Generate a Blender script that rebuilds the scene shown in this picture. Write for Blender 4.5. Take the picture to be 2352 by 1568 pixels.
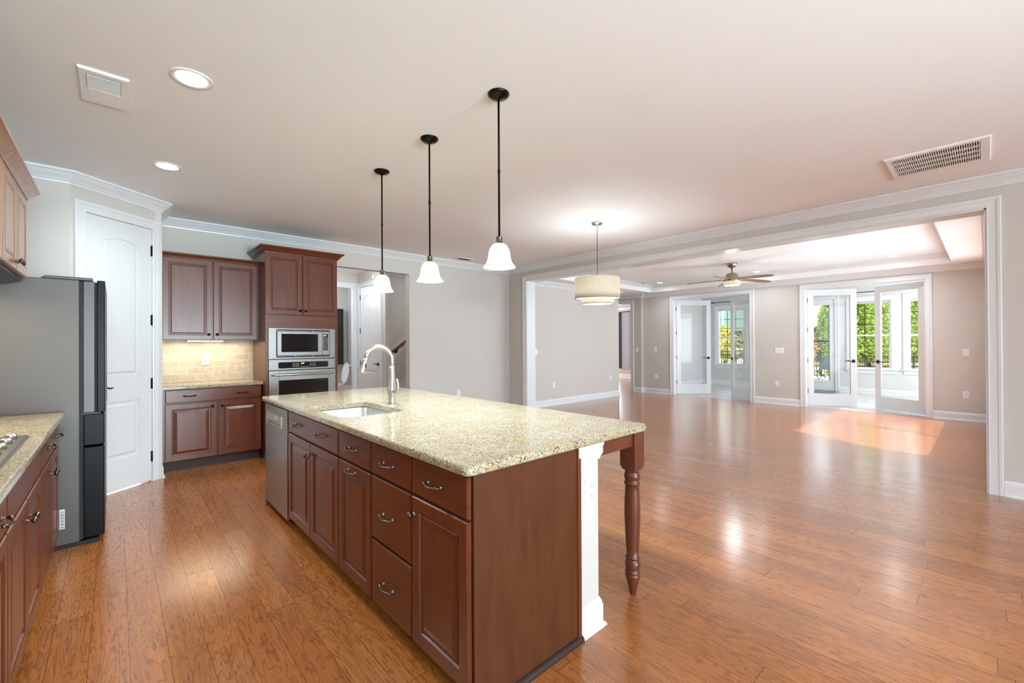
import bpy, bmesh, math, random
from mathutils import Vector, Matrix
random.seed(7)
for o in list(bpy.data.objects): bpy.data.objects.remove(o)
S = bpy.context.scene; C = S.collection
pi = math.pi
def R(a): return math.radians(a)

# ------------------------------------------------------------------ camera
CAMH = 1.32
YAW, PIT, ROL = 0.740432, 0.0045227, -0.0051097
F_ = Vector((math.sin(YAW)*math.cos(PIT), math.cos(YAW)*math.cos(PIT), math.sin(PIT)))
R0 = Vector((math.cos(YAW), -math.sin(YAW), 0)); U0 = R0.cross(F_)
R1 = R0*math.cos(ROL)+U0*math.sin(ROL); U1 = U0*math.cos(ROL)-R0*math.sin(ROL)
cd = bpy.data.cameras.new('camera'); cam = bpy.data.objects.new('camera', cd); C.objects.link(cam)
cd.sensor_width = 36; cd.lens = 995.26/2352*36; cd.clip_start = 0.02; cd.clip_end = 300
M = Matrix((R1, U1, -F_)).transposed().to_4x4(); M.translation = (0, 0, CAMH); cam.matrix_world = M
S.camera = cam
# ------------------------------------------------------------------ exposure, sky, sun
V = S.view_settings; V.view_transform = 'Standard'; V.look = 'None'; V.gamma = 1; V.use_curve_mapping = False
V.exposure = 0.21
W = bpy.data.worlds.new('World'); S.world = W; W.use_nodes = True
wn = W.node_tree; bg = wn.nodes['Background']
sky = wn.nodes.new('ShaderNodeTexSky'); sky.sky_type = 'NISHITA'; sky.sun_disc = False
sky.sun_elevation = R(48); sky.sun_rotation = R(200); sky.air_density = 1.0; sky.dust_density = 2.5
mixn = wn.nodes.new('ShaderNodeMix'); mixn.data_type = 'RGBA'; mixn.inputs[0].default_value = 0.75
wn.links.new(sky.outputs[0], mixn.inputs[6]); mixn.inputs[7].default_value = (6.0, 6.3, 6.8, 1)
wn.links.new(mixn.outputs[2], bg.inputs[0]); bg.inputs[1].default_value = 0.62
def lamp(kind, name, loc, energy, col=(1, 1, 1), size=None, rot=None, sy=None, rad=None, spread=None, spot=None, target=None):
    l = bpy.data.lights.new(name, kind); o = bpy.data.objects.new(name, l); C.objects.link(o)
    o.location = loc; l.energy = energy; l.color = col
    if size: l.size = size
    if sy: l.shape = 'RECTANGLE'; l.size_y = sy
    if rad is not None: l.shadow_soft_size = rad
    if rot: o.rotation_euler = rot
    if spot: l.spot_size = spot; l.spot_blend = 0.8
    if spread: l.spread = spread
    if target: o.rotation_euler = (Vector(target)-Vector(loc)).to_track_quat('-Z', 'Y').to_euler()
    return o
sun = lamp('SUN', 'sun', (20, -10, 20), 6.0, (1, .95, .86)); sun.data.angle = R(1.0)
sun.rotation_euler = Vector((.35, .75, -.85)).to_track_quat('-Z', 'Y').to_euler()
# added fill lights: unseen invented windows, and a bare sunroom side wall
lamp('AREA', 'added_fill_breakfast', (1.3, -6.88, .95), 182, (.68, .895, 1), 4.0, target=(.9, -3.0, 2.5), sy=1.7, spread=R(78))
lamp('AREA', 'added_fill_side', (-.80, -2.6, 1.2), 138, (.68, .895, 1), 2.0, target=(.6, -2.0, 4.2), sy=1.4, spread=R(110))
lamp('AREA', 'added_fill_living', (8.1, .0, 1.4), 50, (.60, .87, 1), 3.4, target=(8.1, 2, 2.0), sy=1.7, spread=R(120))
lamp('AREA', 'added_fill_sunroom', (12.3, -.58, 1.5), 105, (.93, .97, 1), 2.6, target=(12.3, 3, 1.7), sy=1.7)  # added fill, this side wall has no window

# ------------------------------------------------------------------ node helpers
def srgb(r, g, b):
    f = lambda c: ((c/255+.055)/1.055)**2.4 if c > 10 else c/255/12.92
    return (f(r), f(g), f(b), 1)
class NT:
    def __init__(s, name, rough=.5, col=(200, 200, 200), metal=0, **kw):
        s.m = bpy.data.materials.new(name); s.m.use_nodes = True; s.t = s.m.node_tree
        s.b = s.t.nodes['Principled BSDF']; s.out = s.t.nodes['Material Output']
        s.b.inputs['Base Color'].default_value = srgb(*col); s.b.inputs['Roughness'].default_value = rough
        s.b.inputs['Metallic'].default_value = metal
        for k, v in kw.items(): s.b.inputs[k.replace('_', ' ')].default_value = v
    def n(s, t, **kw):
        x = s.t.nodes.new('ShaderNode'+t)
        for k, v in kw.items(): setattr(x, k, v)
        return x
    def L(s, a, b): s.t.links.new(a, b)
    def put(s, sock, v):
        if hasattr(v, 'is_output'): s.L(v, sock)
        else: sock.default_value = v
    def math(s, op, a, b=0.0, c=0.0):
        x = s.n('Math', operation=op)
        for i, v in enumerate((a, b, c)): s.put(x.inputs[i], v)
        return x.outputs[0]
    def coord(s): return s.n('TexCoord').outputs['Object']
    def geo(s): return s.n('NewGeometry').outputs['Position']
    def xyz(s, v): return s.n('SeparateXYZ'), v
    def sep(s, v):
        x = s.n('SeparateXYZ'); s.L(v, x.inputs[0]); return x.outputs
    def comb(s, a, b, c):
        x = s.n('CombineXYZ')
        for i, v in enumerate((a, b, c)): s.put(x.inputs[i], v)
        return x.outputs[0]
    def scale(s, v, sc):
        x = s.n('Mapping'); s.L(v, x.inputs[0]); x.inputs['Scale'].default_value = sc; return x.outputs[0]
    def noise(s, v, sc, det=3, rough=.5, dist=0):
        x = s.n('TexNoise'); s.L(v, x.inputs['Vector']); x.inputs['Scale'].default_value = sc
        x.inputs['Detail'].default_value = det; x.inputs['Roughness'].default_value = rough; x.inputs['Distortion'].default_value = dist
        return x.outputs[0]
    def vor(s, v, sc, out='Distance', feature='F1'):
        x = s.n('TexVoronoi', feature=feature); s.L(v, x.inputs['Vector']); x.inputs['Scale'].default_value = sc; return x.outputs[out]
    def ramp(s, v, stops, interp='LINEAR'):
        x = s.n('ValToRGB'); s.L(v, x.inputs[0]); e = x.color_ramp.elements; x.color_ramp.interpolation = interp
        while len(e) < len(stops): e.new(.5)
        for i, (p, c) in enumerate(stops): e[i].position = p; e[i].color = c if len(c) == 4 else srgb(*c)
        return x.outputs[0]
    def mix(s, f, a, b, blend='MIX'):
        x = s.n('Mix', data_type='RGBA', blend_type=blend)
        s.put(x.inputs[0], f); s.put(x.inputs[6], a); s.put(x.inputs[7], b); return x.outputs[2]
    def bump(s, h, dist=.002, st=.5):
        x = s.n('Bump'); s.L(h, x.inputs['Height']); x.inputs['Distance'].default_value = dist; x.inputs['Strength'].default_value = st
        s.L(x.outputs[0], s.b.inputs['Normal'])
    def col(s, v): s.put(s.b.inputs['Base Color'], v)
def plain(name, col, rough=.5, metal=0, var=.03, sc=18, bump=0, **kw):
    t = NT(name, rough, col, metal, **kw); v = t.coord(); n = t.noise(v, sc, 4)
    c = srgb(*col); lo = tuple(x*(1-var) for x in c[:3])+(1,); hi = tuple(min(1, x*(1+var)) for x in c[:3])+(1,)
    t.col(t.ramp(n, [(.3, lo), (.7, hi)]))
    if bump: t.bump(t.noise(v, sc*12, 2), bump, .3)
    return t.m
# ------------------------------------------------------------------ materials
MT = {}
MT['wall'] = plain('wall_paint_greige', (207, 202, 196), .6, var=.012, sc=1.5, bump=.0006)
MT['wall_sun'] = plain('sunroom_paint', (214, 215, 214), .6, var=.01, sc=1.5)
MT['ceil'] = plain('ceiling_paint', (247, 248, 249), .7, var=.01, sc=1.2, bump=.0006)
MT['trim'] = plain('trim_enamel', (229, 231, 233), .28, var=.01, sc=3)
MT['door'] = plain('door_enamel', (227, 229, 231), .32, var=.01, sc=3)
MT['plate'] = plain('switch_plastic', (240, 238, 234), .3, var=.01)
MT['slot'] = plain('outlet_slot', (60, 58, 55), .5)
MT['black'] = plain('oil_rubbed_black', (22, 21, 21), .35, .6, var=.1)
MT['bronze'] = plain('dark_bronze', (38, 34, 31), .3, .9, var=.15)
MT['pewter'] = plain('aged_pewter', (120, 112, 103), .28, 1, var=.2, sc=60)
MT['nickel'] = plain('brushed_nickel', (196, 190, 180), .32, 1, var=.05, sc=90)
MT['fan_metal'] = plain('fan_nickel', (178, 160, 140), .22, 1, var=.08, sc=60)
MT['blade'] = plain('fan_blade_wood', (128, 100, 76), .35, var=.15, sc=12)
MT['porcelain'] = plain('porcelain', (245, 245, 245), .1, var=.005)
MT['dark'] = plain('black_lacquer', (30, 31, 34), .35, var=.05)
MT['gap'] = plain('cabinet_interior', (24, 12, 8), .7, var=.1)
MT['rubber'] = plain('rubber', (35, 35, 36), .7)
MT['concrete'] = plain('patio_concrete', (205, 200, 190), .8, var=.06, sc=4)
MT['mulch'] = plain('mulch', (170, 125, 88), .9, var=.4, sc=30)
MT['siding_trim'] = plain('siding_trim', (240, 240, 238), .5)
MT['roof'] = plain('shingles', (105, 105, 108), .9, var=.3, sc=14)
MT['grass'] = plain('lawn', (150, 160, 85), .95, var=.3, sc=8)
MT['sling'] = plain('patio_sling', (34, 50, 46), .7, var=.1)
MT['iron'] = plain('wrought_iron', (14, 22, 24), .5, .3)
MT['whiteiron'] = plain('white_scroll', (225, 228, 230), .5)
def steel(name, base, rough, axis='z', metal=1.0, amp=1.0):
    t = NT(name, rough, base, metal); v = t.coord()
    sc = {'z': (3, 3, 260), 'x': (260, 260, 3), 'y': (2, 260, 260)}[axis]
    n = t.noise(t.scale(v, sc), 1, 3); c = srgb(*base)
    t.col(t.ramp(n, [(.25, tuple(x*(1-.035*amp) for x in c[:3])+(1,)), (.75, tuple(min(1, x*(1+.035*amp)) for x in c[:3])+(1,))]))
    t.L(t.math('ADD', t.math('MULTIPLY', n, .03*amp), rough-.015*amp), t.b.inputs['Roughness']); return t.m
MT['steel'] = steel('stainless_steel', (140, 138, 136), .36)
MT['steel_dw'] = steel('stainless_dishwasher', (162, 154, 145), .27, amp=.25)
MT['steel_dark'] = steel('fridge_side_grey', (90, 85, 82), .45, metal=.5, amp=.3)
MT['blacksteel'] = steel('black_stainless', (74, 71, 71), .36, metal=.6)
MT['blackdoor'] = plain('fridge_black_gloss', (13, 13, 14), .3, 0, var=.05, Specular_IOR_Level=.12)
MT['sink'] = steel('sink_steel', (222, 226, 230), .33, 'x')
def wood(name, c1, c2, c3, rough=.3, vert=True, sc=1.0, coat=.25):
    t = NT(name, rough, c1); v = t.coord()
    s = (14*sc, 14*sc, 1.3*sc) if vert else (1.3*sc, 1.3*sc, 14*sc)
    m = t.scale(v, s); n = t.noise(m, 1.4, 6, .6, .6); f = t.noise(t.scale(v, tuple(x*9 for x in s)), 1.2, 2)
    big = t.noise(v, 2.2, 2)
    c = t.ramp(n, [(.28, c2), (.5, c1), (.75, c3)])
    c = t.mix(t.math('MULTIPLY', f, .28), c, srgb(*c2)); c = t.mix(t.math('MULTIPLY', big, .18), c, srgb(*c3))
    t.col(c); t.b.inputs['Coat Weight'].default_value = coat; t.b.inputs['Coat Roughness'].default_value = .18
    t.bump(f, .0006, .25); return t.m
MT['cherry'] = wood('cherry_cabinet', (102, 51, 30), (86, 40, 23), (116, 61, 37), coat=.14)
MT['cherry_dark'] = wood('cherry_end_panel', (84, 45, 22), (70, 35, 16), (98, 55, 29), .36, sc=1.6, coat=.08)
MT['cherry_h'] = wood('cherry_horizontal', (102, 51, 30), (86, 40, 23), (116, 61, 37), vert=False, coat=.14)
MT['cherry_lit'] = wood('cherry_painted_lit', (160, 118, 84), (136, 92, 62), (178, 138, 102))  # cherry colour lightened, warm light on the uppers painted in
MT['toe'] = plain('toe_kick', (52, 32, 26), .5, var=.15)
MT['rail'] = wood('handrail_wood', (120, 58, 32), (90, 40, 22), (140, 76, 44), vert=False)
# granite
def granite(name='granite_giallo'):
    t = NT(name, .09, (200, 180, 140)); v = t.geo()
    base = t.ramp(t.noise(v, 7, 3, .6), [(.3, (190, 183, 160)), (.5, (180, 170, 140)), (.72, (174, 158, 120))])
    cell = t.vor(v, 230, 'Color'); cs = t.n('SeparateColor'); t.L(cell, cs.inputs[0]); r_, g_ = cs.outputs[0], cs.outputs[1]
    base = t.mix(t.math('MULTIPLY', t.math('LESS_THAN', r_, .24), .6), base, srgb(210, 206, 196))
    base = t.mix(t.math('MULTIPLY', t.math('GREATER_THAN', r_, .84), .8), base, srgb(176, 140, 84))
    base = t.mix(t.math('MULTIPLY', t.math('GREATER_THAN', g_, .90), .7), base, srgb(132, 124, 112))
    w = t.noise(v, 150, 2, .6); clump = t.ramp(t.noise(v, 26, 3), [(.36, (.25, .25, .25, 1)), (.56, (1, 1, 1, 1))])
    dk = t.ramp(w, [(.54, (0, 0, 0, 1)), (.60, (1, 1, 1, 1))])
    base = t.mix(t.mix(1.0, dk, clump, 'MULTIPLY'), base, srgb(54, 48, 42))
    gd = t.ramp(t.noise(v, 34, 3), [(.56, (0, 0, 0, 1)), (.68, (.6, .6, .6, 1))]); base = t.mix(gd, base, srgb(186, 146, 82))
    t.col(base); t.b.inputs['Specular IOR Level'].default_value = .6
    return t.m
MT['granite'] = granite()
# travertine subway backsplash (plane y = const)
def tiles():
    t = NT('travertine_subway_tile', .45, (200, 180, 145)); v = t.geo(); x, y, z = t.sep(v)
    vec = t.comb(x, z, 0.0); b = t.n('TexBrick'); t.L(vec, b.inputs[0])
    b.inputs['Scale'].default_value = 1; b.inputs['Brick Width'].default_value = .152; b.inputs['Row Height'].default_value = .076
    b.inputs['Mortar Size'].default_value = .0022; b.inputs['Mortar Smooth'].default_value = .2; b.offset = .5
    b.inputs['Color1'].default_value = srgb(204, 190, 166); b.inputs['Color2'].default_value = srgb(180, 164, 138); b.inputs['Mortar'].default_value = srgb(222, 214, 198)
    n = t.noise(v, 26, 5, .65); c = t.mix(t.ramp(n, [(.5, (0, 0, 0, 1)), (.7, (.6, .6, .6, 1))]), b.outputs[0], srgb(160, 138, 110))
    t.col(c); t.bump(t.math('SUBTRACT', 1.0, b.outputs[1]), .002, .6); return t.m
MT['tile'] = tiles()
def floortile():
    t = NT('sunroom_floor_tile', .25, (190, 190, 188)); v = t.geo(); b = t.n('TexBrick'); t.L(v, b.inputs[0]); b.offset = 0
    b.inputs['Scale'].default_value = 1; b.inputs['Brick Width'].default_value = .46; b.inputs['Row Height'].default_value = .46
    b.inputs['Mortar Size'].default_value = .004
    b.inputs['Color1'].default_value = srgb(198, 198, 197); b.inputs['Color2'].default_value = srgb(190, 190, 190); b.inputs['Mortar'].default_value = srgb(140, 140, 140)
    t.col(t.mix(t.math('MULTIPLY', t.noise(v, 7, 4), .2), b.outputs[0], srgb(170, 168, 165))); return t.m
MT['ftile'] = floortile()
def planks():
    t = NT('oak_plank_floor', .2, (170, 100, 60)); v = t.geo(); x, y, z = t.sep(v)
    px = t.math('DIVIDE', t.math('SUBTRACT', x, .041), .127); pid = t.math('FLOOR', px); fx = t.math('SUBTRACT', px, pid)
    wn1 = t.n('TexWhiteNoise', noise_dimensions='1D'); t.L(pid, wn1.inputs['W']); r1 = wn1.outputs[0]
    py = t.math('ADD', t.math('DIVIDE', y, 1.22), t.math('MULTIPLY', r1, 7.3)); sid = t.math('FLOOR', py); fy = t.math('SUBTRACT', py, sid)
    wn2 = t.n('TexWhiteNoise', noise_dimensions='2D'); t.L(t.comb(pid, sid, 0.0), wn2.inputs['Vector']); r2 = wn2.outputs[0]
    off = t.math('MULTIPLY', r2, 37.0)
    gv = t.comb(t.math('ADD', t.math('MULTIPLY', x, 9.0), off), t.math('ADD', t.math('MULTIPLY', y, 1.25), off), off)
    n = t.noise(gv, 1.0, 4.5, .56, .35)
    ring = t.math('ABSOLUTE', t.math('SINE', t.math('MULTIPLY', n, 54.0)))
    ringm = t.ramp(ring, [(.0, (1, 1, 1, 1)), (.35, (.35, .35, .35, 1)), (.75, (0, 0, 0, 1))])
    fine = t.noise(t.comb(t.math('MULTIPLY', x, 190.0), t.math('MULTIPLY', y, 2.6), off), 1.0, 3, .6)
    wide = t.noise(t.comb(t.math('MULTIPLY', x, 9.0), t.math('MULTIPLY', y, 1.3), off), 1.0, 2)
    c = t.ramp(r2, [(0, (168, 97, 40)), (.35, (186, 112, 50)), (.7, (176, 101, 44)), (1, (152, 85, 35))])
    c = t.mix(t.math('MULTIPLY', wide, .45), c, srgb(198, 134, 76))
    c = t.mix(t.math('MULTIPLY', ringm, .68), c, srgb(104, 60, 34))
    c = t.mix(t.math('MULTIPLY', t.ramp(fine, [(.45, (0, 0, 0, 1)), (.7, (1, 1, 1, 1))]), .38), c, srgb(96, 54, 30))
    ex = t.math('MINIMUM', fx, t.math('SUBTRACT', 1.0, fx)); ey = t.math('MINIMUM', fy, t.math('SUBTRACT', 1.0, fy))
    seam = t.math('MAXIMUM', t.math('LESS_THAN', ex, .009), t.math('LESS_THAN', ey, .0012))
    c = t.mix(t.math('MULTIPLY', seam, .72), c, srgb(70, 34, 18)); t.col(c)
    h = t.math('SUBTRACT', t.math('SUBTRACT', t.math('MULTIPLY', fine, -.1), t.math('MULTIPLY', ringm, .12)), t.math('MULTIPLY', seam, .7))
    und = t.noise(t.comb(t.math('MULTIPLY', x, 4.0), t.math('MULTIPLY', y, 1.2), off), 1.0, 1)
    t.bump(t.math('ADD', h, t.math('MULTIPLY', und, .5)), .0003, .3)
    t.L(t.math('ADD', t.math('MULTIPLY', fine, .12), .13), t.b.inputs['Roughness'])
    t.b.inputs['Specular IOR Level'].default_value = .6; t.b.inputs['Coat Weight'].default_value = .5; t.b.inputs['Coat Roughness'].default_value = .22; return t.m
MT['planks'] = planks()
def glassmat(name, tint=(1, 1, 1, 1), refl=1.0, ior=1.45):
    m = bpy.data.materials.new(name); m.use_nodes = True; t = m.node_tree; t.nodes.clear()
    o = t.nodes.new('ShaderNodeOutputMaterial'); a = t.nodes.new('ShaderNodeBsdfTransparent'); g = t.nodes.new('ShaderNodeBsdfGlossy')
    x = t.nodes.new('ShaderNodeMixShader'); f = t.nodes.new('ShaderNodeFresnel'); f.inputs[0].default_value = ior
    mm = t.nodes.new('ShaderNodeMath'); mm.operation = 'MULTIPLY'; mm.inputs[1].default_value = refl
    a.inputs[0].default_value = tint; g.inputs['Roughness'].default_value = .01
    t.links.new(f.outputs[0], mm.inputs[0]); t.links.new(mm.outputs[0], x.inputs[0]); t.links.new(a.outputs[0], x.inputs[1]); t.links.new(g.outputs[0], x.inputs[2]); t.links.new(x.outputs[0], o.inputs[0])
    return m
MT['glass'] = glassmat('window_glass', (.988, .992, .99, 1), .45)
MT['ovenglass'] = plain('oven_glass', (10, 13, 15), .05, var=.02)
def emis(name, col, st, base=(240, 240, 235)):
    t = NT(name, .4, base); t.b.inputs['Emission Color'].default_value = srgb(*col); t.b.inputs['Emission Strength'].default_value = st; return t.m
MT['bulb'] = emis('lamp_glow', (255, 246, 228), 14)
MT['can'] = emis('recessed_lens_glow', (255, 250, 240), 16)
MT['diff'] = emis('lamp_diffuser', (255, 246, 230), 1.15)
MT['ucl'] = emis('under_cabinet_glow', (255, 214, 150), 9)
MT['led'] = emis('green_display', (160, 255, 60), 2.2, (20, 30, 10))
MT['fandome'] = emis('fan_light_dome', (255, 250, 240), 1.4)
def shade():
    t = NT('alabaster_glass', .3, (235, 228, 205)); v = t.coord()
    n = t.noise(v, 14, 4, .6, 2); c = t.ramp(n, [(.35, (238, 231, 212)), (.6, (252, 249, 240))])
    t.col(c); tr = t.n('BsdfTranslucent'); t.L(c, tr.inputs[0]); mx = t.n('MixShader'); mx.inputs[0].default_value = .8
    t.L(t.b.outputs[0], mx.inputs[1]); t.L(tr.outputs[0], mx.inputs[2]); t.L(mx.outputs[0], t.out.inputs[0]); return t.m
MT['shade'] = shade()
def linen():
    t = NT('linen_shade', .8, (214, 204, 186)); v = t.coord()
    n = t.noise(v, 160, 2, .7); c = t.ramp(n, [(.35, (190, 182, 168)), (.65, (222, 215, 203))])
    t.col(c); tr = t.n('BsdfTranslucent'); t.L(c, tr.inputs[0]); mx = t.n('MixShader'); mx.inputs[0].default_value = .4
    t.L(t.b.outputs[0], mx.inputs[1]); t.L(tr.outputs[0], mx.inputs[2]); t.L(mx.outputs[0], t.out.inputs[0]); return t.m
MT['linen'] = linen()
def leaves(name, a, b, c):
    t = NT(name, .6, a); v = t.coord(); n = t.noise(v, 5, 3, .6); w = t.n('ObjectInfo')
    cc = t.ramp(n, [(.3, a), (.5, b), (.68, c)]); t.col(cc)
    tr = t.n('BsdfTranslucent'); t.L(cc, tr.inputs[0]); mx = t.n('MixShader'); mx.inputs[0].default_value = .3
    t.L(t.b.outputs[0], mx.inputs[1]); t.L(tr.outputs[0], mx.inputs[2]); t.L(mx.outputs[0], t.out.inputs[0]); return t.m
MT['leaf'] = leaves('arborvitae_leaf', (52, 84, 30), (116, 148, 46), (182, 192, 78))
MT['leaf2'] = leaves('shrub_leaf', (96, 112, 50), (150, 150, 66), (196, 180, 90))
MT['leaf3'] = leaves('autumn_leaf', (130, 92, 50), (172, 130, 80), (120, 110, 60))
def siding(name, c1, c2):
    t = NT(name, .6, c1); x, y, z = t.sep(t.geo()); f = t.math('FRACT', t.math('DIVIDE', z, .2))
    t.col(t.ramp(f, [(.0, c2), (.09, c2), (.13, c1), (1, c1)])); return t.m
MT['siding'] = siding('cream_lap_siding', (172, 166, 140), (84, 80, 68))
MT['siding_g'] = siding('green_lap_siding', (96, 126, 118), (52, 72, 70))
def curtain(name, a): return plain(name, a, .9, var=.06, sc=40)
MT['curtain_l'] = curtain('pale_curtain_cloth', (205, 207, 214)); MT['curtain_d'] = curtain('charcoal_curtain_cloth', (92, 100, 110))
MT['blind'] = plain('blind_slat', (245, 245, 243), .5)
MT['mat'] = plain('doormat_fibre', (120, 126, 128), .95, var=.3, sc=60)

# ------------------------------------------------------------------ mesh builder
class MB:
    def __init__(s, M=None): s.v = []; s.f = []; s.sm = []; s.M = M
    def add(s, vs, fs, smooth=False, M=None):
        o = len(s.v); MM = M or s.M
        for p in vs:
            p = Vector(p); s.v.append(MM @ p if MM else p)
        for f in fs: s.f.append([i+o for i in f]); s.sm.append(smooth)
        return s
    def box(s, x0, x1, y0, y1, z0, z1, M=None):
        if x0 > x1: x0, x1 = x1, x0
        if y0 > y1: y0, y1 = y1, y0
        if z0 > z1: z0, z1 = z1, z0
        vs = [(x, y, z) for z in (z0, z1) for y in (y0, y1) for x in (x0, x1)]
        return s.add(vs, [(0, 2, 3, 1), (4, 5, 7, 6), (0, 1, 5, 4), (2, 6, 7, 3), (0, 4, 6, 2), (1, 3, 7, 5)], M=M)
    def loops(s, Ls, closed=False, cap0=True, cap1=True, smooth=False, M=None):
        n = len(Ls[0]); vs = [p for l in Ls for p in l]; fs = []
        K = len(Ls) if closed else len(Ls)-1
        for k in range(K):
            a = k*n; b = ((k+1) % len(Ls))*n
            for i in range(n): j = (i+1) % n; fs.append((a+i, a+j, b+j, b+i))
        if not closed:
            if cap0: fs.append(tuple(range(n-1, -1, -1)))
            if cap1: fs.append(tuple(range((len(Ls)-1)*n, len(Ls)*n)))
        return s.add(vs, fs, smooth, M)
    def lathe(s, prof, c=(0, 0, 0), n=24, axis='z', smooth=True, cap=True, M=None):
        Ls = []
        for r, h in prof:
            l = []
            for i in range(n):
                a = 2*pi*i/n; x, y = r*math.cos(a), r*math.sin(a)
                p = {'z': (x, y, h), 'y': (x, h, y), 'x': (h, x, y)}[axis]
                l.append((p[0]+c[0], p[1]+c[1], p[2]+c[2]))
            Ls.append(l)
        return s.loops(Ls, cap0=cap, cap1=cap, smooth=smooth, M=M)
    def tube(s, path, rad, n=10, smooth=True, M=None, cap=True):
        P = [Vector(p) for p in path]; Ls = []; ref = None
        for i, p in enumerate(P):
            d = (P[min(i+1, len(P)-1)]-P[max(i-1, 0)]).normalized()
            if ref is None: ref = d.orthogonal().normalized()
            ref = (ref-d*ref.dot(d)).normalized(); b = d.cross(ref)
            r = rad[i] if isinstance(rad, (list, tuple)) else rad
            Ls.append([tuple(p+ref*r*math.cos(2*pi*k/n)+b*r*math.sin(2*pi*k/n)) for k in range(n)])
        return s.loops(Ls, cap0=cap, cap1=cap, smooth=smooth, M=M)
    def prism(s, poly, h0, h1, axis='z', M=None):
        n = len(poly)
        f = {'z': lambda p, h: (p[0], p[1], h), 'y': lambda p, h: (p[0], h, p[1]), 'x': lambda p, h: (h, p[0], p[1])}[axis]
        return s.loops([[f(p, h0) for p in poly], [f(p, h1) for p in poly]], M=M)
    def sweep(s, prof, path, closed=False, M=None, z=0):
        """profile (out, up) swept along a 2D path; out is to the left of travel"""
        n = len(path); Ls = []
        for i in range(n):
            p = Vector(path[i][:2])
            a = Vector(path[i-1][:2]) if (i > 0 or closed) else None; b = Vector(path[(i+1) % n][:2]) if (i < n-1 or closed) else None
            d1 = (p-a).normalized() if a is not None else None; d2 = (b-p).normalized() if b is not None else None
            d1 = d1 or d2; d2 = d2 or d1
            n1 = Vector((-d1.y, d1.x)); n2 = Vector((-d2.y, d2.x)); m = (n1+n2); m = m/(m.dot(n1)) if abs(m.dot(n1)) > 1e-4 else n1
            Ls.append([(p.x+m.x*o, p.y+m.y*o, z+u) for o, u in prof])
        return s.loops(Ls, closed=closed, M=M)
    def ring_panel(s, a0, a1, z0, z1, rings, b0=0, M=None):
        """rect panel in the a-z plane growing along b; rings = (inset, height)"""
        q = lambda i, h: [(a0+i, b0+h, z0+i), (a1-i, b0+h, z0+i), (a1-i, b0+h, z1-i), (a0+i, b0+h, z1-i)]
        return s.loops([q(0, 0)]+[q(i, h) for i, h in rings], M=M)
    def sphere(s, c, r, n=12, sc=(1, 1, 1), M=None):
        Ls = []
        for j in range(1, n//2+1):
            t = pi*j/(n//2+1)
            Ls.append([(c[0]+r*sc[0]*math.sin(t)*math.cos(2*pi*k/n), c[1]+r*sc[1]*math.sin(t)*math.sin(2*pi*k/n), c[2]+r*sc[2]*math.cos(t)) for k in range(n)])
        return s.loops(Ls, smooth=True, M=M)
ORG = {}
def mesh_of(name, mb, mat, org=(0, 0, 0), recalc=True):
    me = bpy.data.meshes.new(name); ox = Vector(org)
    me.from_pydata([tuple(v-ox) for v in mb.v], [], mb.f)
    for p, sm in zip(me.polygons, mb.sm): p.use_smooth = sm
    if recalc:
        b = bmesh.new(); b.from_mesh(me); bmesh.ops.recalc_face_normals(b, faces=b.faces); b.to_mesh(me); b.free()
    me.materials.append(MT[mat] if isinstance(mat, str) else mat); return me
def obj(name, mb, mat, parent=None, bevel=0, label=None, recalc=True):
    if parent is not None: org = ORG[parent.name]
    else:
        xs = [v.x for v in mb.v]; ys = [v.y for v in mb.v]; zs = [v.z for v in mb.v]
        org = ((min(xs)+max(xs))/2, (min(ys)+max(ys))/2, min(zs))
    o = bpy.data.objects.new(name, mesh_of(name, mb, mat, org, recalc)); C.objects.link(o); ORG[o.name] = org
    if parent is not None: o.parent = parent
    else: o.location = org
    if bevel:
        m = o.modifiers.new('bevel', 'BEVEL'); m.width = bevel; m.segments = 2; m.limit_method = 'ANGLE'; m.angle_limit = R(40)
    if label: o['label'] = label
    return o
def thing(name, label, cat, loc=(0, 0, 0), rotz=0, group=None, kind=None):
    o = bpy.data.objects.new(name, None); C.objects.link(o); o.empty_display_size = .1
    o.location = loc; o.rotation_euler = (0, 0, rotz); ORG[o.name] = tuple(loc); return tag(o, label, cat, group, kind)
def local_thing(name, label, cat, loc, rotz=0, group=None, kind=None):
    o = thing(name, label, cat, loc, rotz, group, kind); ORG[o.name] = (0, 0, 0); return o
def tag(o, label, cat, group=None, kind=None):
    o['label'] = label; o['category'] = cat
    if group: o['group'] = group
    if kind: o['kind'] = kind
    return o
def inst(src, name, parent, loc, rot=None):
    """one more object on an existing mesh, placed in root-local space"""
    o = bpy.data.objects.new(name, src); C.objects.link(o); o.parent = parent
    po = Vector(ORG[parent.name]); o.location = Vector(loc)-po
    if rot: o.rotation_euler = rot
    ORG[o.name] = (0, 0, 0); return o
def dup(root, loc, rotz=None, label=None):
    def cp(o, par):
        c = o.copy(); C.objects.link(c); c.parent = par
        for ch in list(o.children): cp(ch, c)
        return c
    r = cp(root, None); r.location = loc
    if rotz is not None: r.rotation_euler = (0, 0, rotz)
    if label: r['label'] = label
    return r
def struct(name, mb, mat, label, cat, bevel=0, parent=None): 
    o = obj(name, mb, mat, parent, bevel)
    if parent is None: tag(o, label, cat, None, 'structure')
    return o
def frame(O, u, n):
    """matrix: local a along u, b along n (outwards), z up"""
    m = Matrix(((u[0], n[0], 0, O[0]), (u[1], n[1], 0, O[1]), (0, 0, 1, O[2]), (0, 0, 0, 1))); return m
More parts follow.
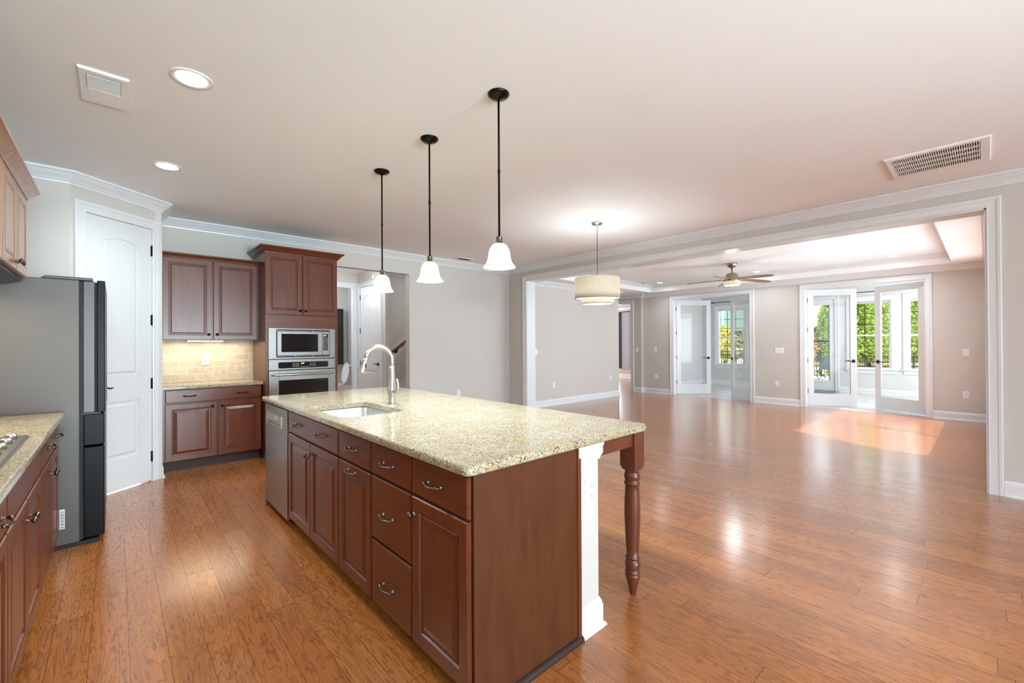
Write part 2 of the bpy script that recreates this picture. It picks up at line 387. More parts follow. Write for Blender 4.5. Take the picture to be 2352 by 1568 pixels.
def rr(x0, x1, y0, y1, r, z, n=6, off=0):
    x0 -= off; x1 += off; y0 -= off; y1 += off; r = max(r+off, .001); P = []
    for cx, cy, a0 in ((x1-r, y1-r, 0), (x0+r, y1-r, 90), (x0+r, y0+r, 180), (x1-r, y0+r, 270)):
        for k in range(n+1): a = R(a0+90*k/n); P.append((cx+r*math.cos(a), cy+r*math.sin(a), z))
    return P
# ================================================================== THE SETTING
CZ, LZ, TZ = 2.743, 2.61, 2.78       # kitchen ceiling, living perimeter ceiling, living tray
XO, YK, XF, YL, XS = 5.585, 6.185, 10.42, 6.232, 14.1
def wallx(mb, x0, x1, y0, y1, z1, ops=()):
    """wall standing in a plane x = const, openings (ya, yb, za, zb)"""
    y = y0
    for a, b, za, zb in sorted(ops):
        if a > y: mb.box(x0, x1, y, a, 0, z1)
        if za > 0: mb.box(x0, x1, a, b, 0, za)
        if zb < z1: mb.box(x0, x1, a, b, zb, z1)
        y = b
    if y < y1: mb.box(x0, x1, y, y1, 0, z1)
    return mb
def wally(mb, y0, y1, x0, x1, z1, ops=()):
    x = x0
    for a, b, za, zb in sorted(ops):
        if a > x: mb.box(x, a, y0, y1, 0, z1)
        if za > 0: mb.box(a, b, y0, y1, 0, za)
        if zb < z1: mb.box(a, b, y0, y1, zb, z1)
        x = b
    if x < x1: mb.box(x, x1, y0, y1, 0, z1)
    return mb
f = MB()
f.box(-1.0, 10.48, -7.1, 6.4, -.05, 0).box(2.0, 5.7, 6.4, 10.7, -.05, 0).box(9.2, 14.4, 6.4, 10.8, -.05, 0)
struct('floor', f, 'planks', 'glossy red oak plank floor running through kitchen and living room', 'floor')
struct('floor_sunroom', MB().box(10.48, 14.25, -.75, 6.36, -.05, .001), 'ftile', 'pale grey square tile floor beyond the glass doors', 'floor')
struct('ceiling', MB().box(-1, XO+.1, -7.1, YK+.06, CZ, CZ+.1), 'ceil', 'flat pale kitchen ceiling', 'ceiling')
struct('ceiling_hall', MB().box(2.08, 5.72, YK+.06, 10.7, CZ, CZ+.1), 'ceil', 'hall ceiling behind the stair opening', 'ceiling')
tx0, tx1, ty0, ty1 = 6.25, 10.13, .372, 5.79
c = MB(); c.box(XO+.1, tx0, -.2, 8.1, LZ, LZ+.25).box(tx1, 10.5, -.2, 8.1, LZ, LZ+.25).box(tx0, tx1, -.2, ty0, LZ, LZ+.25).box(tx0, tx1, ty1, 8.1, LZ, LZ+.25)
c.box(tx0-.02, tx1+.02, ty0-.02, ty1+.02, TZ, TZ+.1)
struct('ceiling_living', c, 'ceil', 'living room tray ceiling with a recessed centre', 'ceiling')
struct('ceiling_sunroom', MB().box(10.54, 14.25, -.75, 6.36, 2.76, 2.86), 'ceil', 'sunroom ceiling beyond the glass doors', 'ceiling')
struct('ceiling_bedroom', MB().box(10.5, 14.4, 6.4, 10.8, 2.80, 2.9), 'ceil', 'bedroom ceiling seen through the far doorway', 'ceiling')
struct('wall_left', wallx(MB(), -1.0, -.88, -7.1, 5.2, CZ, [(-3.6, -1.6, .5, 2.1)]), 'wall', 'kitchen wall behind the cooktop counter', 'wall')
struct('wall_front', wally(MB(), -7.1, -7.0, -1.0, 5.8, CZ, [(-.75, 3.35, .05, 2.25)]), 'wall', 'wall behind the camera', 'wall')
struct('wall_right', wallx(MB(), XO, 5.80, -7.1, 6.36, CZ, [(-.006, 5.71, 0, 2.475)]), 'wall', 'kitchen wall with the wide cased opening', 'wall')
struct('wall_back', wally(MB(), YK, YK+.125, .2, XO, CZ, [(2.2, 3.446, 0, 2.43)]), 'wall', 'back kitchen wall with the plain stair opening', 'wall')
# pantry corner
PD = Vector((.336+.28, 5.559-5.068, 0)); PL = PD.length; PD.normalize(); PN = Vector((PD.y, -PD.x, 0)); PO = (-.28, 5.068, 0)
PM = frame(PO, PD, PN)
w = MB(); w.box(-1.0, -.28, 5.068, 5.18, 0, CZ)
w.M = PM
w.box(0, .108, -.1, 0, 0, CZ).box(.695, PL, -.1, 0, 0, CZ).box(.108, .695, -.1, 0, 2.458, CZ)
w.M = None; w.box(.235, .335, 5.52, 6.3, 0, CZ)
struct('wall_pantry', w, 'wall', 'angled pantry wall beside the refrigerator', 'wall')
struct('wall_living_left', MB().box(5.80, 9.33, YL, YL+.12, 0, LZ), 'wall', 'blank living room wall at the left through the opening', 'wall')
w = wallx(MB(), 10.34, 10.54, 6.20, 8.1, LZ, [(6.52, 7.42, 0, 2.40)]); w.box(9.21, 9.33, YL+.12, 8.1, 0, LZ); w.box(9.33, 10.34, 8.0, 8.1, 0, LZ)
struct('wall_nook', w, 'wall', 'walls of the small lobby to the bedroom', 'wall')
O1, O2 = (3.545, 5.344), (.716, 2.504)
struct('wall_far', wallx(MB(), XF, 10.54, -.2, 6.20, LZ, [(O1[0], O1[1], 0, 2.415), (O2[0], O2[1], 0, 2.415)]), 'wall', 'far living room wall with two pairs of glass doors', 'wall')
struct('wall_living_right', wally(MB(), -.19, -.07, 5.80, 10.54, LZ, [(6.4, 9.8, .6, 2.45)]), 'wall', 'living room wall hidden at the right', 'wall')
struct('wall_sunroom_left', MB().box(10.54, 14.25, 6.24, 6.36, 0, 2.78), 'wall_sun', 'sunroom side wall seen through the left glass door', 'wall')
struct('wall_sunroom_right', MB().box(10.54, 14.25, -.75, -.63, 0, 2.78), 'wall_sun', 'sunroom side wall at the right', 'wall')
WIN = [(4.945, 5.755), (1.575, 2.375), (.47, 1.27)]
struct('wall_sunroom_far', wallx(MB(), XS, 14.25, -.75, 6.36, 2.78, [(a, b, .64, 2.36) for a, b in WIN]+[(2.71, 3.61, 0, 2.45)]), 'wall_sun', 'outer sunroom wall with windows', 'wall')
w = wally(MB(), 8.57, 8.64, 2.08, 5.72, CZ, [(2.70, 3.514, 0, 2.452)]); w.box(2.08, 2.2, 6.31, 8.57, 0, CZ)
w.box(5.6, 5.72, 6.36, 8.57, 0, CZ)
struct('wall_hall', w, 'wall', 'hall walls beyond the stair opening', 'wall')
struct('wall_closet', wallx(MB(), 3.61, 3.73, 7.36, 8.57, CZ, [(7.585, 8.447, 0, 2.45)]), 'wall', 'short hall wall holding the panelled closet door', 'wall')
w = MB(); w.box(2.08, 2.2, 8.64, 10.7, 0, CZ).box(2.2, 4.3, 10.6, 10.7, 0, CZ).box(4.2, 4.3, 8.64, 10.6, 0, CZ)
struct('wall_powder', w, 'wall_sun', 'bright powder room walls', 'wall')
w = wallx(MB(), 14.28, 14.4, 6.4, 10.8, 2.80, [(9.42, 10.4, .5, 2.45)]); w.box(10.54, 14.4, 10.7, 10.8, 0, 2.8)
struct('wall_bedroom', w, 'wall', 'bedroom wall behind the curtains', 'wall')

# ---- mouldings
CROWN = [(0, 0), (.010, 0), (.012, .012), (.020, .016), (.034, .034), (.058, .056), (.074, .074), (.080, .078), (.088, .080), (.088, .097), (0, .097)]
BASE = [(0, 0), (.028, 0), (.027, .008), (.020, .017), (.015, .019), (.015, .098), (.011, .104), (.012, .112), (.006, .124), (.004, .131), (0, .131)]
CAS = [(0, 0), (0, .011), (.006, .015), (.014, .013), (.058, .016), (.062, .022), (.080, .025), (.088, .021), (.089, 0)]
kp = [(XO, -7.0), (XO, YK), (.335, YK), (.335, 5.559), (-.28, 5.068), (-.88, 5.068), (-.88, -7.0)]
struct('trim_1', MB().sweep(CROWN, kp, z=CZ-.097), 'trim', 'white crown moulding around the kitchen ceiling', 'crown moulding')
lp = [(5.80, -.07), (XF, -.07), (XF, 6.20), (10.34, 6.20), (10.34, 8.0), (9.33, 8.0), (9.33, YL), (5.80, YL)]
struct('trim_2', MB().sweep(CROWN, lp, closed=True, z=LZ-.098), 'trim', 'white crown moulding around the living room', 'crown moulding')
TR = [(0, 0), (.014, 0), (.014, .014), (.02, .02), (.045, .045), (.062, .062), (.062, .075), (0, .075)]
struct('trim_3', MB().sweep(TR, [(tx0, ty0), (tx1, ty0), (tx1, ty1), (tx0, ty1)], closed=True, z=TZ-.075), 'trim', 'white cove moulding inside the ceiling tray', 'crown moulding')
bs = [('baseboard_right', [[(XO, -7.0), (XO, -.096)], [(XO, 5.80), (XO, YK), (3.446, YK), (3.446, YK+.125)]], 'baseboard on the kitchen side of the wide opening'),
      ('baseboard_pantry', [[(.335, 5.70), (.335, 5.559), (.326, 5.552)]], 'baseboard stub beside the pantry door'),
      ('baseboard_living_left', [[(9.33, YL+.3), (9.33, YL), (5.80, YL), (5.80, 5.80)]], 'baseboard of the blank living room wall'),
      ('baseboard_far', [[(5.80, -.07), (XF, -.07), (XF, O2[0]-.089)], [(XF, O2[1]+.089), (XF, O1[0]-.089)], [(XF, O1[1]+.089), (XF, 6.20), (10.34, 6.20), (10.34, 6.431)]], 'baseboard along the wall with the glass doors'),
      ('baseboard_sunroom', [[(XS, -.63), (XS, 2.615)], [(XS, 3.70), (XS, 6.24), (10.54, 6.24)]], 'baseboard of the sunroom'),
      ('baseboard_hall', [[(5.6, 6.36), (5.6, 8.57), (3.73, 8.57)], [(3.61, 8.57), (3.61, 8.54)], [(3.61, 7.49), (3.61, 7.36), (3.73, 7.36)]], 'baseboard of the hall'),
      ('baseboard_powder', [[(4.2, 8.64), (4.2, 10.6), (2.2, 10.6)]], 'baseboard of the powder room'),
      ('baseboard_bedroom', [[(14.28, 6.4), (14.28, 10.7)]], 'baseboard of the bedroom')]
for nm, paths, lb in bs:
    b = MB()
    for p in paths: b.sweep(BASE, p)
    struct(nm, b, 'trim', lb, 'baseboard')
def casing(mb, a0, a1, h, M, legs=True):
    mb.sweep(CAS, [(a0, 0), (a0, h), (a1, h), (a1, 0)], M=M @ Matrix(((1, 0, 0, 0), (0, 0, 1, 0), (0, 1, 0, 0), (0, 0, 0, 1))))
    return mb
def FX(x, sgn=-1): return frame((x, 0, 0), (0, 1, 0), (sgn, 0, 0))     # plane x = const, a = y
def FY(y, sgn=-1): return frame((0, y, 0), (1, 0, 0), (0, sgn, 0))
t = MB(); casing(t, -.006, 5.71, 2.475, FX(XO)); casing(t, -.006, 5.71, 2.475, FX(5.80, 1))
t.box(XO-.002, 5.802, 5.70, 5.712, 0, 2.475).box(XO-.002, 5.802, -.008, .004, 0, 2.475).box(XO-.002, 5.802, -.006, 5.71, 2.463, 2.476)
struct('trim_4', t, 'trim', 'wide white casing around the opening to the living room', 'casing')
t = casing(MB(), .112, .690, 2.452, PM); t.M = PM
t.box(.100, .113, -.1, .001, 0, 2.455).box(.690, .703, -.1, .001, 0, 2.455).box(.108, .695, -.1, .001, 2.452, 2.465)
struct('trim_5', t, 'trim', 'white casing of the pantry door', 'casing')
t = MB()
for a, b in (O1, O2):
    casing(t, a, b, 2.408, FX(XF)); casing(t, a, b, 2.408, FX(10.54, 1))
    t.box(XF-.002, 10.542, a-.002, a+.012, 0, 2.41).box(XF-.002, 10.542, b-.012, b+.002, 0, 2.41).box(XF-.002, 10.542, a, b, 2.40, 2.416)
struct('trim_6', t, 'trim', 'white casings of the two glass door pairs', 'casing')
t = casing(MB(), 6.52, 7.42, 2.40, FX(10.34)); t.box(10.338, 10.542, 6.518, 6.53, 0, 2.40).box(10.338, 10.542, 7.41, 7.422, 0, 2.40).box(10.338, 10.542, 6.52, 7.42, 2.39, 2.402)
t.box(10.345, 10.349, 6.53, 6.536, 1.07, 1.17)
struct('trim_7', t, 'trim', 'white casing of the bedroom doorway', 'casing')
t = casing(MB(), 2.70, 3.514, 2.452, FY(8.57)); t.box(2.698, 2.71, 8.569, 8.642, 0, 2.442).box(3.506, 3.516, 8.569, 8.642, 0, 2.442).box(2.70, 3.514, 8.569, 8.642, 2.442, 2.454)
struct('trim_8', t, 'trim', 'white casing of the powder room doorway', 'casing')
t = casing(MB(), 7.585, 8.447, 2.448, FX(3.61)); struct('trim_9', t, 'trim', 'white casing of the hall closet door', 'casing')
struct('trim_10', MB().sweep(CROWN, [(14.28, 6.4), (14.28, 10.7)], z=2.56).sweep(CROWN, [(14.28, 6.4), (14.28, 10.7)], z=2.70), 'trim', 'crown moulding inside the bedroom', 'crown moulding')
zu = lambda x: 1.168+.775*(x-4.237)
zl = lambda x: .855+.775*(x-4.164)
zs = lambda x: .442+.70*(x-4.464)
struct('trim_11', MB().prism([(3.76, zl(3.76)), (5.3, zl(5.3)), (5.3, zu(5.3)), (3.76, zu(3.76))], 8.552, 8.569, 'y').prism([(3.84, .0), (5.5, 0), (5.5, zs(5.5)), (3.84, zs(3.84))], 8.53, 8.569, 'y'), 'trim', 'white boards climbing the stair wall', 'stair trim')
# unseen windows added to carry the fill lamps
def plain_window(nm, M, a0, a1, z0, z1, lb):
    t = MB(M=M); t.box(a0, a1, -.1, -.06, z0, z0+.05).box(a0, a1, -.1, -.06, z1-.05, z1).box(a0, a0+.05, -.1, -.06, z0, z1).box(a1-.05, a1, -.1, -.06, z0, z1).box((a0+a1)/2-.03, (a0+a1)/2+.03, -.1, -.06, z0, z1)
    struct(nm, t, 'trim', lb, 'window')
plain_window('window_4', frame((0, -7.0, 0), (1, 0, 0), (0, 1, 0)), -.75, 3.35, .05, 2.25, 'added breakfast window behind the camera')
plain_window('window_5', frame((-.88, 0, 0), (0, 1, 0), (1, 0, 0)), -3.6, -1.6, .5, 2.1, 'added side window behind the camera')
plain_window('window_6', frame((0, -.07, 0), (1, 0, 0), (0, 1, 0)), 6.4, 9.8, .6, 2.45, 'added living room window hidden at the right')

# ---- sunroom windows
for i, (a, b) in enumerate(WIN):
    r = thing('window_%d' % (i+1), ['double-hung window with dark grids seen between the left pair of glass doors', 'double-hung window with dark grids behind the right pair of glass doors', 'rightmost sunroom window behind the right glass door'][i], 'window', (XS, (a+b)/2, .64), kind='structure')
    fr = MB(); M_ = FX(XS)
    fr.M = M_
    L, Rr = a-.07, b+.07
    fr.box(L-.02 if i != 1 else L-.02, a+.0, 0, .02, .64, 2.36).box(b, Rr+.02, 0, .02, .64, 2.36).box(L-.02, Rr+.02, 0, .022, 2.361, 2.47)
    fr.box(a, a+.03, -.12, -.001, .64, 2.36).box(b-.03, b, -.12, -.001, .64, 2.36).box(a+.03, b-.03, -.12, -.002, 2.345, 2.36).box(a+.03, b-.03, -.12, -.002, .64, .652)
    # sashes
    for (z0, z1, bb) in ((.640, 1.50, -.045), (1.455, 2.346, -.08)):
        fr.box(a+.045, b-.045, bb, bb+.028, z0, z0+.028).box(a+.045, b-.045, bb, bb+.028, z1-.035, z1).box(a+.031, a+.045, bb, bb+.03, z0, z1).box(b-.045, b-.031, bb, bb+.03, z0, z1)
    obj('window_frame', fr, 'trim', r)
    obj('window_sill', MB(M=M_).box(L-.05, Rr+.05, 0, .055, .612, .64).box(L-.01, Rr+.01, 0, .018, .515, .612), 'trim', r, .003)
    g = MB(M=M_)
    for (z0, z1, bb) in ((.668, 1.465, -.03), (1.483, 2.311, -.065)): g.box(a+.045, b-.045, bb-.002, bb+.002, z0, z1)
    obj('pane', g, 'glass', r)
    m = MB(M=M_)
    for (z0, z1, bb) in ((.683, 1.465, -.03), (1.483, 2.315, -.065)):
        for k in (1, 2):
            y = a+.045+(b-a-.09)*k/3; m.box(y-.007, y+.007, bb-.007, bb+.007, z0, z1)
            z = z0+(z1-z0)*k/3; m.box(a+.045, b-.045, bb-.007, bb+.007, z-.007, z+.007)
    obj('muntin_grid', m, 'iron', r, label='dark grid bars')
    bl = MB(M=M_)
    for k in range(5): bl.box(a+.035, b-.035, -.03, -.005, 2.335-.012*k, 2.338-.012*k)
    obj('raised_blind', bl, 'blind', r)
# ---- glazed sunroom exit door
M_ = FX(XS)
r = thing('door_1', 'white sunroom exit door with full glass, seen through the glass door left of centre', 'door', (XS, 3.16, 0), kind='structure')
d = MB(M=M_); d.box(2.72, 2.835, -.06, -.015, .012, 2.44).box(3.485, 3.60, -.06, -.015, .012, 2.44).box(2.835, 3.485, -.06, -.015, .012, .29).box(2.835, 3.485, -.06, -.015, 2.31, 2.44)
d.box(2.812, 3.508, -.018, -.008, .235, .25).box(2.812, 3.508, -.018, -.008, 2.35, 2.362).box(2.80, 2.812, -.02, -.007, .235, 2.362).box(3.508, 3.52, -.02, -.007, .235, 2.362)
obj('door_frame', d, 'trim', r)
d = MB(M=M_); casing(d, 2.71, 3.61, 2.45, M_); d.box(2.70, 2.718, -.15, -.002, 0, 2.46).box(3.602, 3.62, -.15, -.002, 0, 2.46).box(2.718, 3.602, -.15, -.003, 2.442, 2.46); obj('door_casing', d, 'trim', r)
obj('pane', MB(M=M_).box(2.835, 3.485, -.04, -.036, .29, 2.31), 'glass', r)
obj('crossbar', MB(M=M_).box(2.835, 3.485, -.075, -.05, 1.31, 1.36).box(2.84, 2.86, -.075, -.05, .29, 2.31), 'iron', r, label='dark screen-door bar')
obj('threshold', MB(M=M_).box(2.70, 3.62, -.14, .03, 0, .014), 'iron', r)
for z in (.30, .95, 1.60, 2.18): obj('hinge', MB(M=M_).box(2.712, 2.724, -.014, .004, z-.05, z+.05), 'nickel', r)
# ---- french door leaves
lever_prof = None
def lever_mesh(sgn=1):
    m = MB(); m.lathe([(.0, 0), (.033, 0), (.033, .006), (.026, .012), (.012, .014), (.010, .045), (.0, .047)], axis='y', n=20)
    P = [(0, .042, 0), (sgn*.02, .046, .002), (sgn*.05, .046, .008), (sgn*.08, .044, .002), (sgn*.105, .043, -.006), (sgn*.125, .043, 0)]
    m.tube(P, [.010, .009, .0075, .007, .006, .005]); return m
LEV = {s: mesh_of('door_lever', lever_mesh(s), 'black') for s in (1, -1)}
def leaf(nm, hx, hy, ang, mir, label):
    """glass door leaf in its own frame: hinge at the origin, slab along +x, thickness along y"""
    r = local_thing(nm, label, 'door', (hx, hy, .012), R(ang), 'glass doors to the sunroom', 'structure')
    w, h, t = .885, 2.383, .036
    y0, y1 = (0, t) if mir > 0 else (-t, 0)
    d = MB(); d.box(0, .105, y0, y1, 0, h).box(w-.105, w, y0, y1, 0, h).box(.105, w-.105, y0, y1, 0, .235).box(.105, w-.105, y0, y1, h-.115, h)
    obj('door_frame', d, 'door', r, .002)
    obj('pane', MB().box(.1, w-.1, (y0+y1)/2-.003, (y0+y1)/2+.003, .23, h-.11), 'glass', r)
    b = MB()
    for yy in (y0+.004, y1-.004): 
        b.box(.103, .112, yy-.004, yy+.004, .235, h-.115).box(w-.112, w-.103, yy-.004, yy+.004, .235, h-.115).box(.105, w-.105, yy-.004, yy+.004, .233, .243).box(.105, w-.105, yy-.004, yy+.004, h-.124, h-.114)
    obj('glazing_bead', b, 'trim', r)
    for z in (.30, .93, 1.56, 2.17):
        obj('hinge', MB().box(-.018, .006, y0-.004, y1+.004, z-.05, z+.05).lathe([(.008, z-.055), (.008, z+.055)], (-.006, y0 if mir < 0 else y1, 0), 8), 'black', r)
    for s_ in (1, -1):
        yy = y1 if s_ > 0 else y0
        o = inst(LEV[-1], 'door_handle', r, (w-.06, yy, .915)); 
        if s_ < 0: o.rotation_euler = (0, pi, 0) ; o.rotation_euler = (pi, 0, 0)
    return r
leaf('door_2', 10.56, O1[1]-.012, -40.9, 1, 'leftmost glass door leaf, ajar at the left pair, its hinges on the left')
leaf('door_3', 10.56, O1[0]+.012, 49.7, -1, 'narrow-looking glass door leaf at the right of the left pair')
leaf('door_4', 10.56, O2[1]-.012, -55.3, 1, 'glass door leaf at the left of the right pair, in front of the exit door')
leaf('door_5', 10.56, O2[0]+.012, 58.1, -1, 'rightmost glass door leaf with hinges beside the bare wall')
# ---- panelled doors
def plank_panels(d, a0, a1, z0, z1, b, arch=0):
    pass
def panel_door(nm, M, a0, a1, z1, label, lev_a, lev_side, hinge_a, hz, planks=True):
    cx, cy = M @ Vector(((a0+a1)/2, 0, 0)), None
    r = thing(nm, label, 'door', tuple(M @ Vector(((a0+a1)/2, 0, 0))), kind='structure')
    w = a1-a0; st = .115; B0, B1, B2 = -.04, -.012, -.003
    d = MB(M=M); d.box(a0, a1, B0, B1, .012, z1)
    mid0, mid1 = .815, 1.035; bot = .29; top = z1-.16
    d.box(a0, a0+st, B1, B2, .012, z1).box(a1-st, a1, B1, B2, .012, z1).box(a0+st, a1-st, B1, B2, .012, bot).box(a0+st, a1-st, B1, B2, mid0, mid1)
    N = 14; ia, ib = a0+st, a1-st; sag = .055
    arc = [(ia+(ib-ia)*k/N, top-sag+sag*math.sin(pi*k/N)**.8) for k in range(N+1)]
    d.prism([(ib, z1), (ia, z1)]+arc, B1, B2, 'y')
    def strips(zb, zt, arched):
        n = 5; g = .003; x0, x1 = ia+.045, ib-.045; sw = (x1-x0)/n
        f = lambda x: (top-sag+sag*math.sin(pi*max(0, min(1, (x-ia)/(ib-ia))))**.8-.05) if arched else zt
        e = .014; xs = [x0+(x1-x0)*k/10 for k in range(11)]
        o_ = [(x0-e, zb-e), (x1+e, zb-e)]+[(x1+e if k == 10 else (x0-e if k == 0 else xs[k]), f(xs[k])+e) for k in range(10, -1, -1)]
        i_ = [(x0, zb), (x1, zb)]+[(xs[k], f(xs[k])) for k in range(10, -1, -1)]
        d.loops([[(p[0], B1-.001, p[1]) for p in o_], [(p[0], B1+.001, p[1]) for p in o_], [(p[0], B1+.006, p[1]) for p in i_]])
        for k in range(n):
            s0, s1 = x0+sw*k+(g/2 if k else 0), x0+sw*(k+1)-(g/2 if k < n-1 else 0)
            d.prism([(s0, zb), (s1, zb), (s1, f(s1)), ((s0+s1)/2, f((s0+s1)/2)), (s0, f(s0))], B1+.005, B1+.0075, 'y')
    strips(mid1+.045, 0, True); strips(bot+.045, mid0-.045, False)
    # sticking around the panels
    for (zb, zt) in ((bot, mid0), (mid1, None)):
        bead = .012
        d.box(ia, ia+bead, B1, B1+.005, zb, (zt or top-sag)).box(ib-bead, ib, B1, B1+.005, zb, (zt or top-sag)).box(ia, ib, B1, B1+.005, zb, zb+bead)
        if zt: d.box(ia, ib, B1, B1+.005, zt-bead, zt)
    obj('door_slab', d, 'door', r, .0015)
    for z in hz: obj('hinge', MB(M=M).box(hinge_a-.011, hinge_a+.011, -.006, .002, z-.05, z+.05).lathe([(.006, z-.052), (.006, z+.052)], (hinge_a, .003, 0), 8), 'black', r)
    if lev_a is not None:
        hm = lever_mesh(lev_side); hm2 = MB(M=M @ Matrix.Translation((lev_a, B2, .945))); hm2.add([tuple(v) for v in hm.v], hm.f, True); obj('door_handle', hm2, 'black', r)
    return r
panel_door('door_6', PM, .117, .687, 2.449, 'white two-panel pantry door with arched top panel and black hinges', .177, 1, .690, (2.24, 1.566, .95, .24))
panel_door('door_7', FX(3.61), 7.588, 8.443, 2.445, 'white two-panel hall closet door beyond the stair opening', 7.65, 1, 8.445, (.24, .94, 1.59, 2.25))
# ================================================================== CABINETRY
def pull_mb():
    m = MB(); n = 13; P = []; Q = []
    for k in range(n):
        t = k/(n-1); a = -.045+.09*t; P.append((a, .020+.012*math.sin(pi*t), -.004*math.sin(pi*t))); e = abs(t-.5)*2
        Q.append(.0038+.0022*(e**4)+.0012*(1-e)**2)
    m.tube(P, Q, 8)
    for s in (-1, 1):
        m.lathe([(.0, 0), (.0085, 0), (.0085, .003), (.005, .006), (.0045, .016), (.0075, .021), (.006, .027), (0, .029)], (s*.045, 0, 0), 12, 'y')
        m.sphere((s*.051, .020, 0), .0065, 8)
    return m
def knob_mb():
    return MB().lathe([(0, 0), (.010, 0), (.010, .002), (.005, .005), (.0045, .014), (.012, .019), (.0155, .024), (.0145, .029), (.009, .032), (0, .033)], n=16, axis='y')
PULL = mesh_of('drawer_pull', pull_mb(), 'pewter'); KNOB = mesh_of('cabinet_knob', knob_mb(), 'pewter'); KNOBD = mesh_of('cabinet_knob_dark', knob_mb(), 'bronze')
PULLD = mesh_of('drawer_pull_dark', pull_mb(), 'bronze')
def hw(mesh, name, part, M, a, z, b=0.0):
    o = bpy.data.objects.new(name, mesh); C.objects.link(o); o.parent = part
    root = part
    while root.parent: root = root.parent
    p = M @ Vector((a, b, z)); o.location = p-Vector(ORG[root.name])
    rot = M.to_3x3().to_4x4()
    if rot.determinant() < 0: rot = rot @ Matrix.Diagonal((-1, 1, 1, 1))
    o.rotation_euler = rot.to_euler(); return o
DOOR = [(0, .014), (.004, .019), (.050, .019), (.053, .0165), (.056, .0165), (.060, .009), (.067, .0085), (.070, .011), (.098, .0175), (.100, .0175)]
DOOR_N = [(0, .014), (.004, .019), (.050, .019), (.053, .0165), (.056, .0165), (.060, .011), (.065, .011), (.069, .0135), (.072, .0135), (.080, .0172), (.082, .0172)]
SLAB = [(0, .013), (.005, .0175), (.007, .018)]
def sub(mb, M, kind, a0, a1, z0, z1, b=-.019):
    w = a1-a0; rg = (DOOR_N if z0 > 1.3 else DOOR) if kind == 'door' else SLAB
    if kind == 'door' and w < .25: rg = [(i*.8, h) for i, h in DOOR]
    return mb.ring_panel(a0, a1, z0, z1, rg, b, M)
def cabinet(name, label, M, a0, a1, z0, z1, depth, fronts, mat='cherry', group=None, toe=True, dark=False, cat='cabinet', hollow=False):
    """M: local a right, b out, z up. Door faces lie at b = 0"""
    base = M @ Vector(((a0+a1)/2, -depth/2, z0 if not toe else 0))
    r = thing(name, label, cat, tuple(base), group=group)
    b = MB(M=M)
    if hollow: b.box(a0+.0005, a1-.0005, -depth, -.020, z0, .60).box(a0+.0005, a1-.0005, -.038, -.020, .601, z1).box(a0+.0005, a0+.016, -depth, -.039, .601, z1).box(a1-.016, a1-.0005, -depth, -.039, .601, z1).box(a0+.017, a1-.017, -depth, -depth+.012, .601, z1)
    else: b.box(a0+.0005, a1-.0005, -depth, -.020, z0, z1)
    obj('body', b, mat, r, .001)
    if toe: obj('toe_kick', MB(M=M).box(a0, a1, -depth, -.085, 0, z0), 'toe', r)
    for fr in fronts:
        k, x0, x1, y0, y1 = fr[:5]; g = .0025
        p = obj('door' if k == 'door' else ('drawer' if k == 'drawer' else 'false_front'), sub(MB(), M, k, x0+g, x1-g, y0, y1), mat if k == 'door' or mat != 'cherry' else 'cherry_h', r)
        for h in fr[5:]:
            kd, a, z = h
            hw((KNOBD if dark else KNOB) if kd == 'knob' else (PULLD if dark else PULL), 'knob' if kd == 'knob' else 'handle', p, M, a, z, -.001)
    return r
CT0, CT1 = .860, .895
# ---- island, doors face -X
IX = .912
MI = frame((IX, 0, 0), (0, -1, 0), (-1, 0, 0))     # a = -y
def isl(y): return -y
g = 'cherry cabinets of the kitchen island'
cabinet('island_cabinet', 'island sink cabinet beside the dishwasher, one wide drawer front with two pulls over two doors', MI, -3.39, -2.437, .085, CT0, .60,
        [('drawer', -3.385, -2.44, .697, .846, ('pull', -3.16, .772), ('pull', -2.70, .772)),
         ('door', -3.385, -2.912, .085, .686, ('knob', -2.942, .612)), ('door', -2.912, -2.44, .085, .686, ('knob', -2.882, .612))], group=g, hollow=True)
cabinet('island_cabinet', 'island cabinet right of the sink cabinet with pulls on both its drawer and its door', MI, -2.437, -2.022, .085, CT0, .60,
        [('drawer', -2.434, -2.025, .697, .846, ('pull', -2.235, .772)), ('door', -2.434, -2.025, .085, .686, ('pull', -2.245, .655))], group=g)
cabinet('island_cabinet', 'island cabinet with a stack of three drawers', MI, -2.022, -1.632, .085, CT0, .60,
        [('drawer', -2.019, -1.635, .697, .846, ('pull', -1.833, .772)), ('drawer', -2.019, -1.635, .392, .686, ('pull', -1.835, .534)), ('drawer', -2.019, -1.635, .085, .380, ('pull', -1.837, .215))], group=g)
r = cabinet('island_cabinet', 'nearest island cabinet, drawer over a single door with the plain wood end panel', MI, -1.632, -1.246, .085, CT0, .60,
        [('drawer', -1.629, -1.236, .697, .846, ('pull', -1.448, .773)), ('door', -1.629, -1.236, .085, .686, ('knob', -1.605, .615))], group=g)
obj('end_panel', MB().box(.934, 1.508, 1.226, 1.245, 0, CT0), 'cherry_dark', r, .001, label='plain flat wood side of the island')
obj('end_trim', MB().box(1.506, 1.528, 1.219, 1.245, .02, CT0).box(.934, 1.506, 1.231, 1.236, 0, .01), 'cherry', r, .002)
obj('shoe_moulding', MB(M=None).prism([(1.228, 0), (1.206, 0), (1.207, .009), (1.212, .017), (1.219, .021), (1.228, .022)], .93, 1.530, 'x'), 'toe', r)
